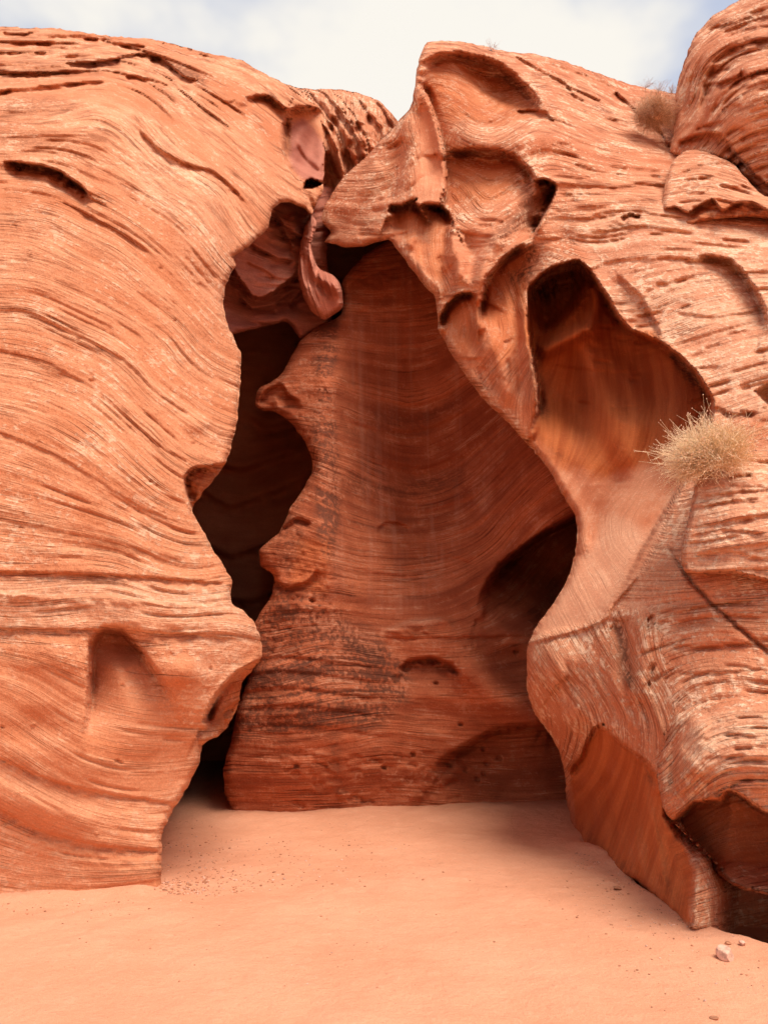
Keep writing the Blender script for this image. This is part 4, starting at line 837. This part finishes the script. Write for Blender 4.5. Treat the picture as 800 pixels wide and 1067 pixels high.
def bush(name, loc, size, nst, label, cat, mats, sd, bias=(0, 0, .35), seeds=True, thick=.0016, branch=3, squash=1.0, group=None):
    rg = np.random.default_rng(sd); root = bpy.data.objects.new(name, None); C.objects.link(root); root.location = loc
    root['label'] = label; root['category'] = cat
    if group: root['group'] = group
    A, AF, Bv, BF, Sv, SF = [], [], [], [], [], []
    cl = [(lambda q: q/np.linalg.norm(q))(rg.normal(size=3)+np.array(bias)*1.5) for _ in range(11)]; cw = rg.uniform(.75, 1.05, 11)
    for _ in range(nst):
        ci = rg.integers(11); d = cl[ci]+rg.normal(size=3)*.42; d /= np.linalg.norm(d)
        if d[2] < -.35: d[2] *= -.4
        Ls = size*cw[ci]*rg.uniform(.5, 1.12)*(1.0 if d[2] > -.1 else .8); ax = rg.normal(size=3)*.35; ax[2] -= .15
        ts = np.linspace(0, 1, 8)
        pts = [d*Ls*t+ax*Ls*t*t*.5+rg.normal(size=3)*.01*size+np.array([0, 0, .02*size]) for t in ts]
        for p in pts: p[2] *= squash
        tube_into(A, AF, pts, thick*1.3, thick*.6)
        for _b in range(branch):
            k = rg.integers(3, 7); o = pts[k]; dd = d+rg.normal(size=3)*.7; dd /= np.linalg.norm(dd); l = size*rg.uniform(.12, .34)
            cur = rg.normal(size=3)*.5; bp_ = [o+dd*l*t+cur*l*t*t for t in np.linspace(0, 1, 5)]
            tube_into(Bv, BF, bp_, thick*.75, thick*.45)
            if seeds and rg.random() < .6:
                c = bp_[-1]; b = len(Sv); r = thick*rg.uniform(1.6, 3.0)
                for v in IV1[:12] if len(IV1) < 13 else IV1: Sv.append(tuple(c+v*r))
                SF.extend([[b+q for q in f] for f in IF1])
    if not seeds and branch < 4:
        bpy.data.objects.remove(root); nA = len(A)
        me = bpy.data.meshes.new(name); me.from_pydata([tuple(float(c) for c in v) for v in A+Bv], [], AF+[[q+nA for q in f] for f in BF]); me.materials.append(mats[0])
        o = bpy.data.objects.new(name, me); C.objects.link(o); o.location = loc; o['label'] = label; o['category'] = cat; o['group'] = group
        return o
    mesh_child('stems', A, AF, mats[0], root); mesh_child('twigs', Bv, BF, mats[1], root)
    if Sv: mesh_child('seed_heads', Sv, SF, mats[2], root)
    return root
def at(px, py, Y): return tuple(unproj(np.array([float(px)]), np.array([float(py)]), np.array([float(Y)]))[0])
bush('tumbleweed', at(740, 486, 6.4), .46, 1000, 'large straw coloured dry bush sprouting beside the hanging alcove', 'dry bush', (M_straw, M_straw, M_seed), 4, bias=(-.25, -.25, .75), thick=.0021, branch=5)
bush('brushwood', at(683, 122, 10.35), .42, 800, 'dense brown rounded shrub nestled on the ridge beside the tall boulder', 'shrub', (M_twig, M_twig, M_seed), 5, bias=(-.1, 0, .6), seeds=False, thick=.0028, branch=5, squash=.85)
for k, (px, py, Y, sz) in enumerate(((512, 53, 10.9, .20), (672, 92, 12.3, .22), (686, 95, 12.3, .22), (699, 97, 12.3, .2))):
    bush('sparse_weed', at(px, py, Y), sz, 26, ('wispy pale weed alone on the skyline of the outcrop', 'leftmost wispy weed of the three above the brown shrub', 'middle wispy weed of the three above the brown shrub', 'wispy weed on the skyline touching the tall boulder')[k], 'weed', (M_grey, M_grey, M_grey), 20+k, bias=(0, 0, 1.2), seeds=False, thick=.0022, branch=3, group='wispy weeds along the skyline')

# ------------------------------------------------------------------ light
SUN_EL, SUN_AZ = R(60), R(140)           # azimuth measured from +Y towards +X
sd_ = (math.sin(SUN_AZ)*math.cos(SUN_EL), math.cos(SUN_AZ)*math.cos(SUN_EL), math.sin(SUN_EL))
sun = bpy.data.lights.new('sun', 'SUN'); sun.energy = 2.2; sun.angle = R(34); sun.color = (1, .93, .84)
so = bpy.data.objects.new('sun', sun); C.objects.link(so)
from mathutils import Vector
so.rotation_euler = Vector(sd_).to_track_quat('Z', 'Y').to_euler(); so.location = (4, -6, 14)
w = bpy.data.worlds.new('World'); bpy.context.scene.world = w; w.use_nodes = True; t = w.node_tree; t.nodes.clear()
def N(ty, **k):
    x = t.nodes.new(ty)
    for a, b in k.items(): setattr(x, a, b)
    return x
out = N('ShaderNodeOutputWorld'); bg = N('ShaderNodeBackground'); bg.inputs[1].default_value = .1
sky = N('ShaderNodeTexSky', sky_type='NISHITA', sun_disc=False, sun_elevation=SUN_EL, sun_rotation=SUN_AZ, air_density=1.0, dust_density=1.5)
tc = N('ShaderNodeTexCoord'); mp = N('ShaderNodeMapping'); mp.inputs['Scale'].default_value = (1, 1, 1.6); mp.inputs['Location'].default_value = (.35, .2, .1)
t.links.new(tc.outputs['Generated'], mp.inputs[0])
nz = N('ShaderNodeTexNoise'); nz.inputs['Scale'].default_value = 2.3; nz.inputs['Detail'].default_value = 5; nz.inputs['Roughness'].default_value = .5
t.links.new(mp.outputs[0], nz.inputs['Vector'])
mr = N('ShaderNodeMapRange', interpolation_type='SMOOTHSTEP'); mr.inputs[1].default_value = .40; mr.inputs[2].default_value = .56; sx = N('ShaderNodeSeparateXYZ'); t.links.new(tc.outputs['Generated'], sx.inputs[0])
ab = N('ShaderNodeMath', operation='ABSOLUTE'); t.links.new(sx.outputs[0], ab.inputs[0])
mu = N('ShaderNodeMath', operation='MULTIPLY_ADD'); t.links.new(ab.outputs[0], mu.inputs[0]); mu.inputs[1].default_value = -.62; mu.inputs[2].default_value = .10
ad = N('ShaderNodeMath', operation='ADD'); t.links.new(nz.outputs['Fac'], ad.inputs[0]); t.links.new(mu.outputs[0], ad.inputs[1]); t.links.new(ad.outputs[0], mr.inputs[0])
mx = N('ShaderNodeMix', data_type='RGBA'); t.links.new(mr.outputs[0], mx.inputs[0])
mg = N('ShaderNodeMix', data_type='RGBA'); mg.inputs[0].default_value = .72; t.links.new(sky.outputs[0], mg.inputs[6]); mg.inputs[7].default_value = (3.0, 3.2, 3.8, 1)
t.links.new(mg.outputs[2], mx.inputs[6]); mx.inputs[7].default_value = (4.6, 4.42, 4.08, 1)
t.links.new(mx.outputs[2], bg.inputs[0]); t.links.new(bg.outputs[0], out.inputs[0])

sc = bpy.context.scene
sc.view_settings.view_transform = 'Standard'; sc.view_settings.look = 'None'; sc.view_settings.gamma = 1; sc.view_settings.exposure = 1.07
sc.view_settings.use_curve_mapping = False
sc.cycles.max_bounces = 8; sc.cycles.diffuse_bounces = 4; sc.cycles.use_adaptive_sampling = True; sc.cycles.adaptive_threshold = .02; sc.cycles.use_denoising = True
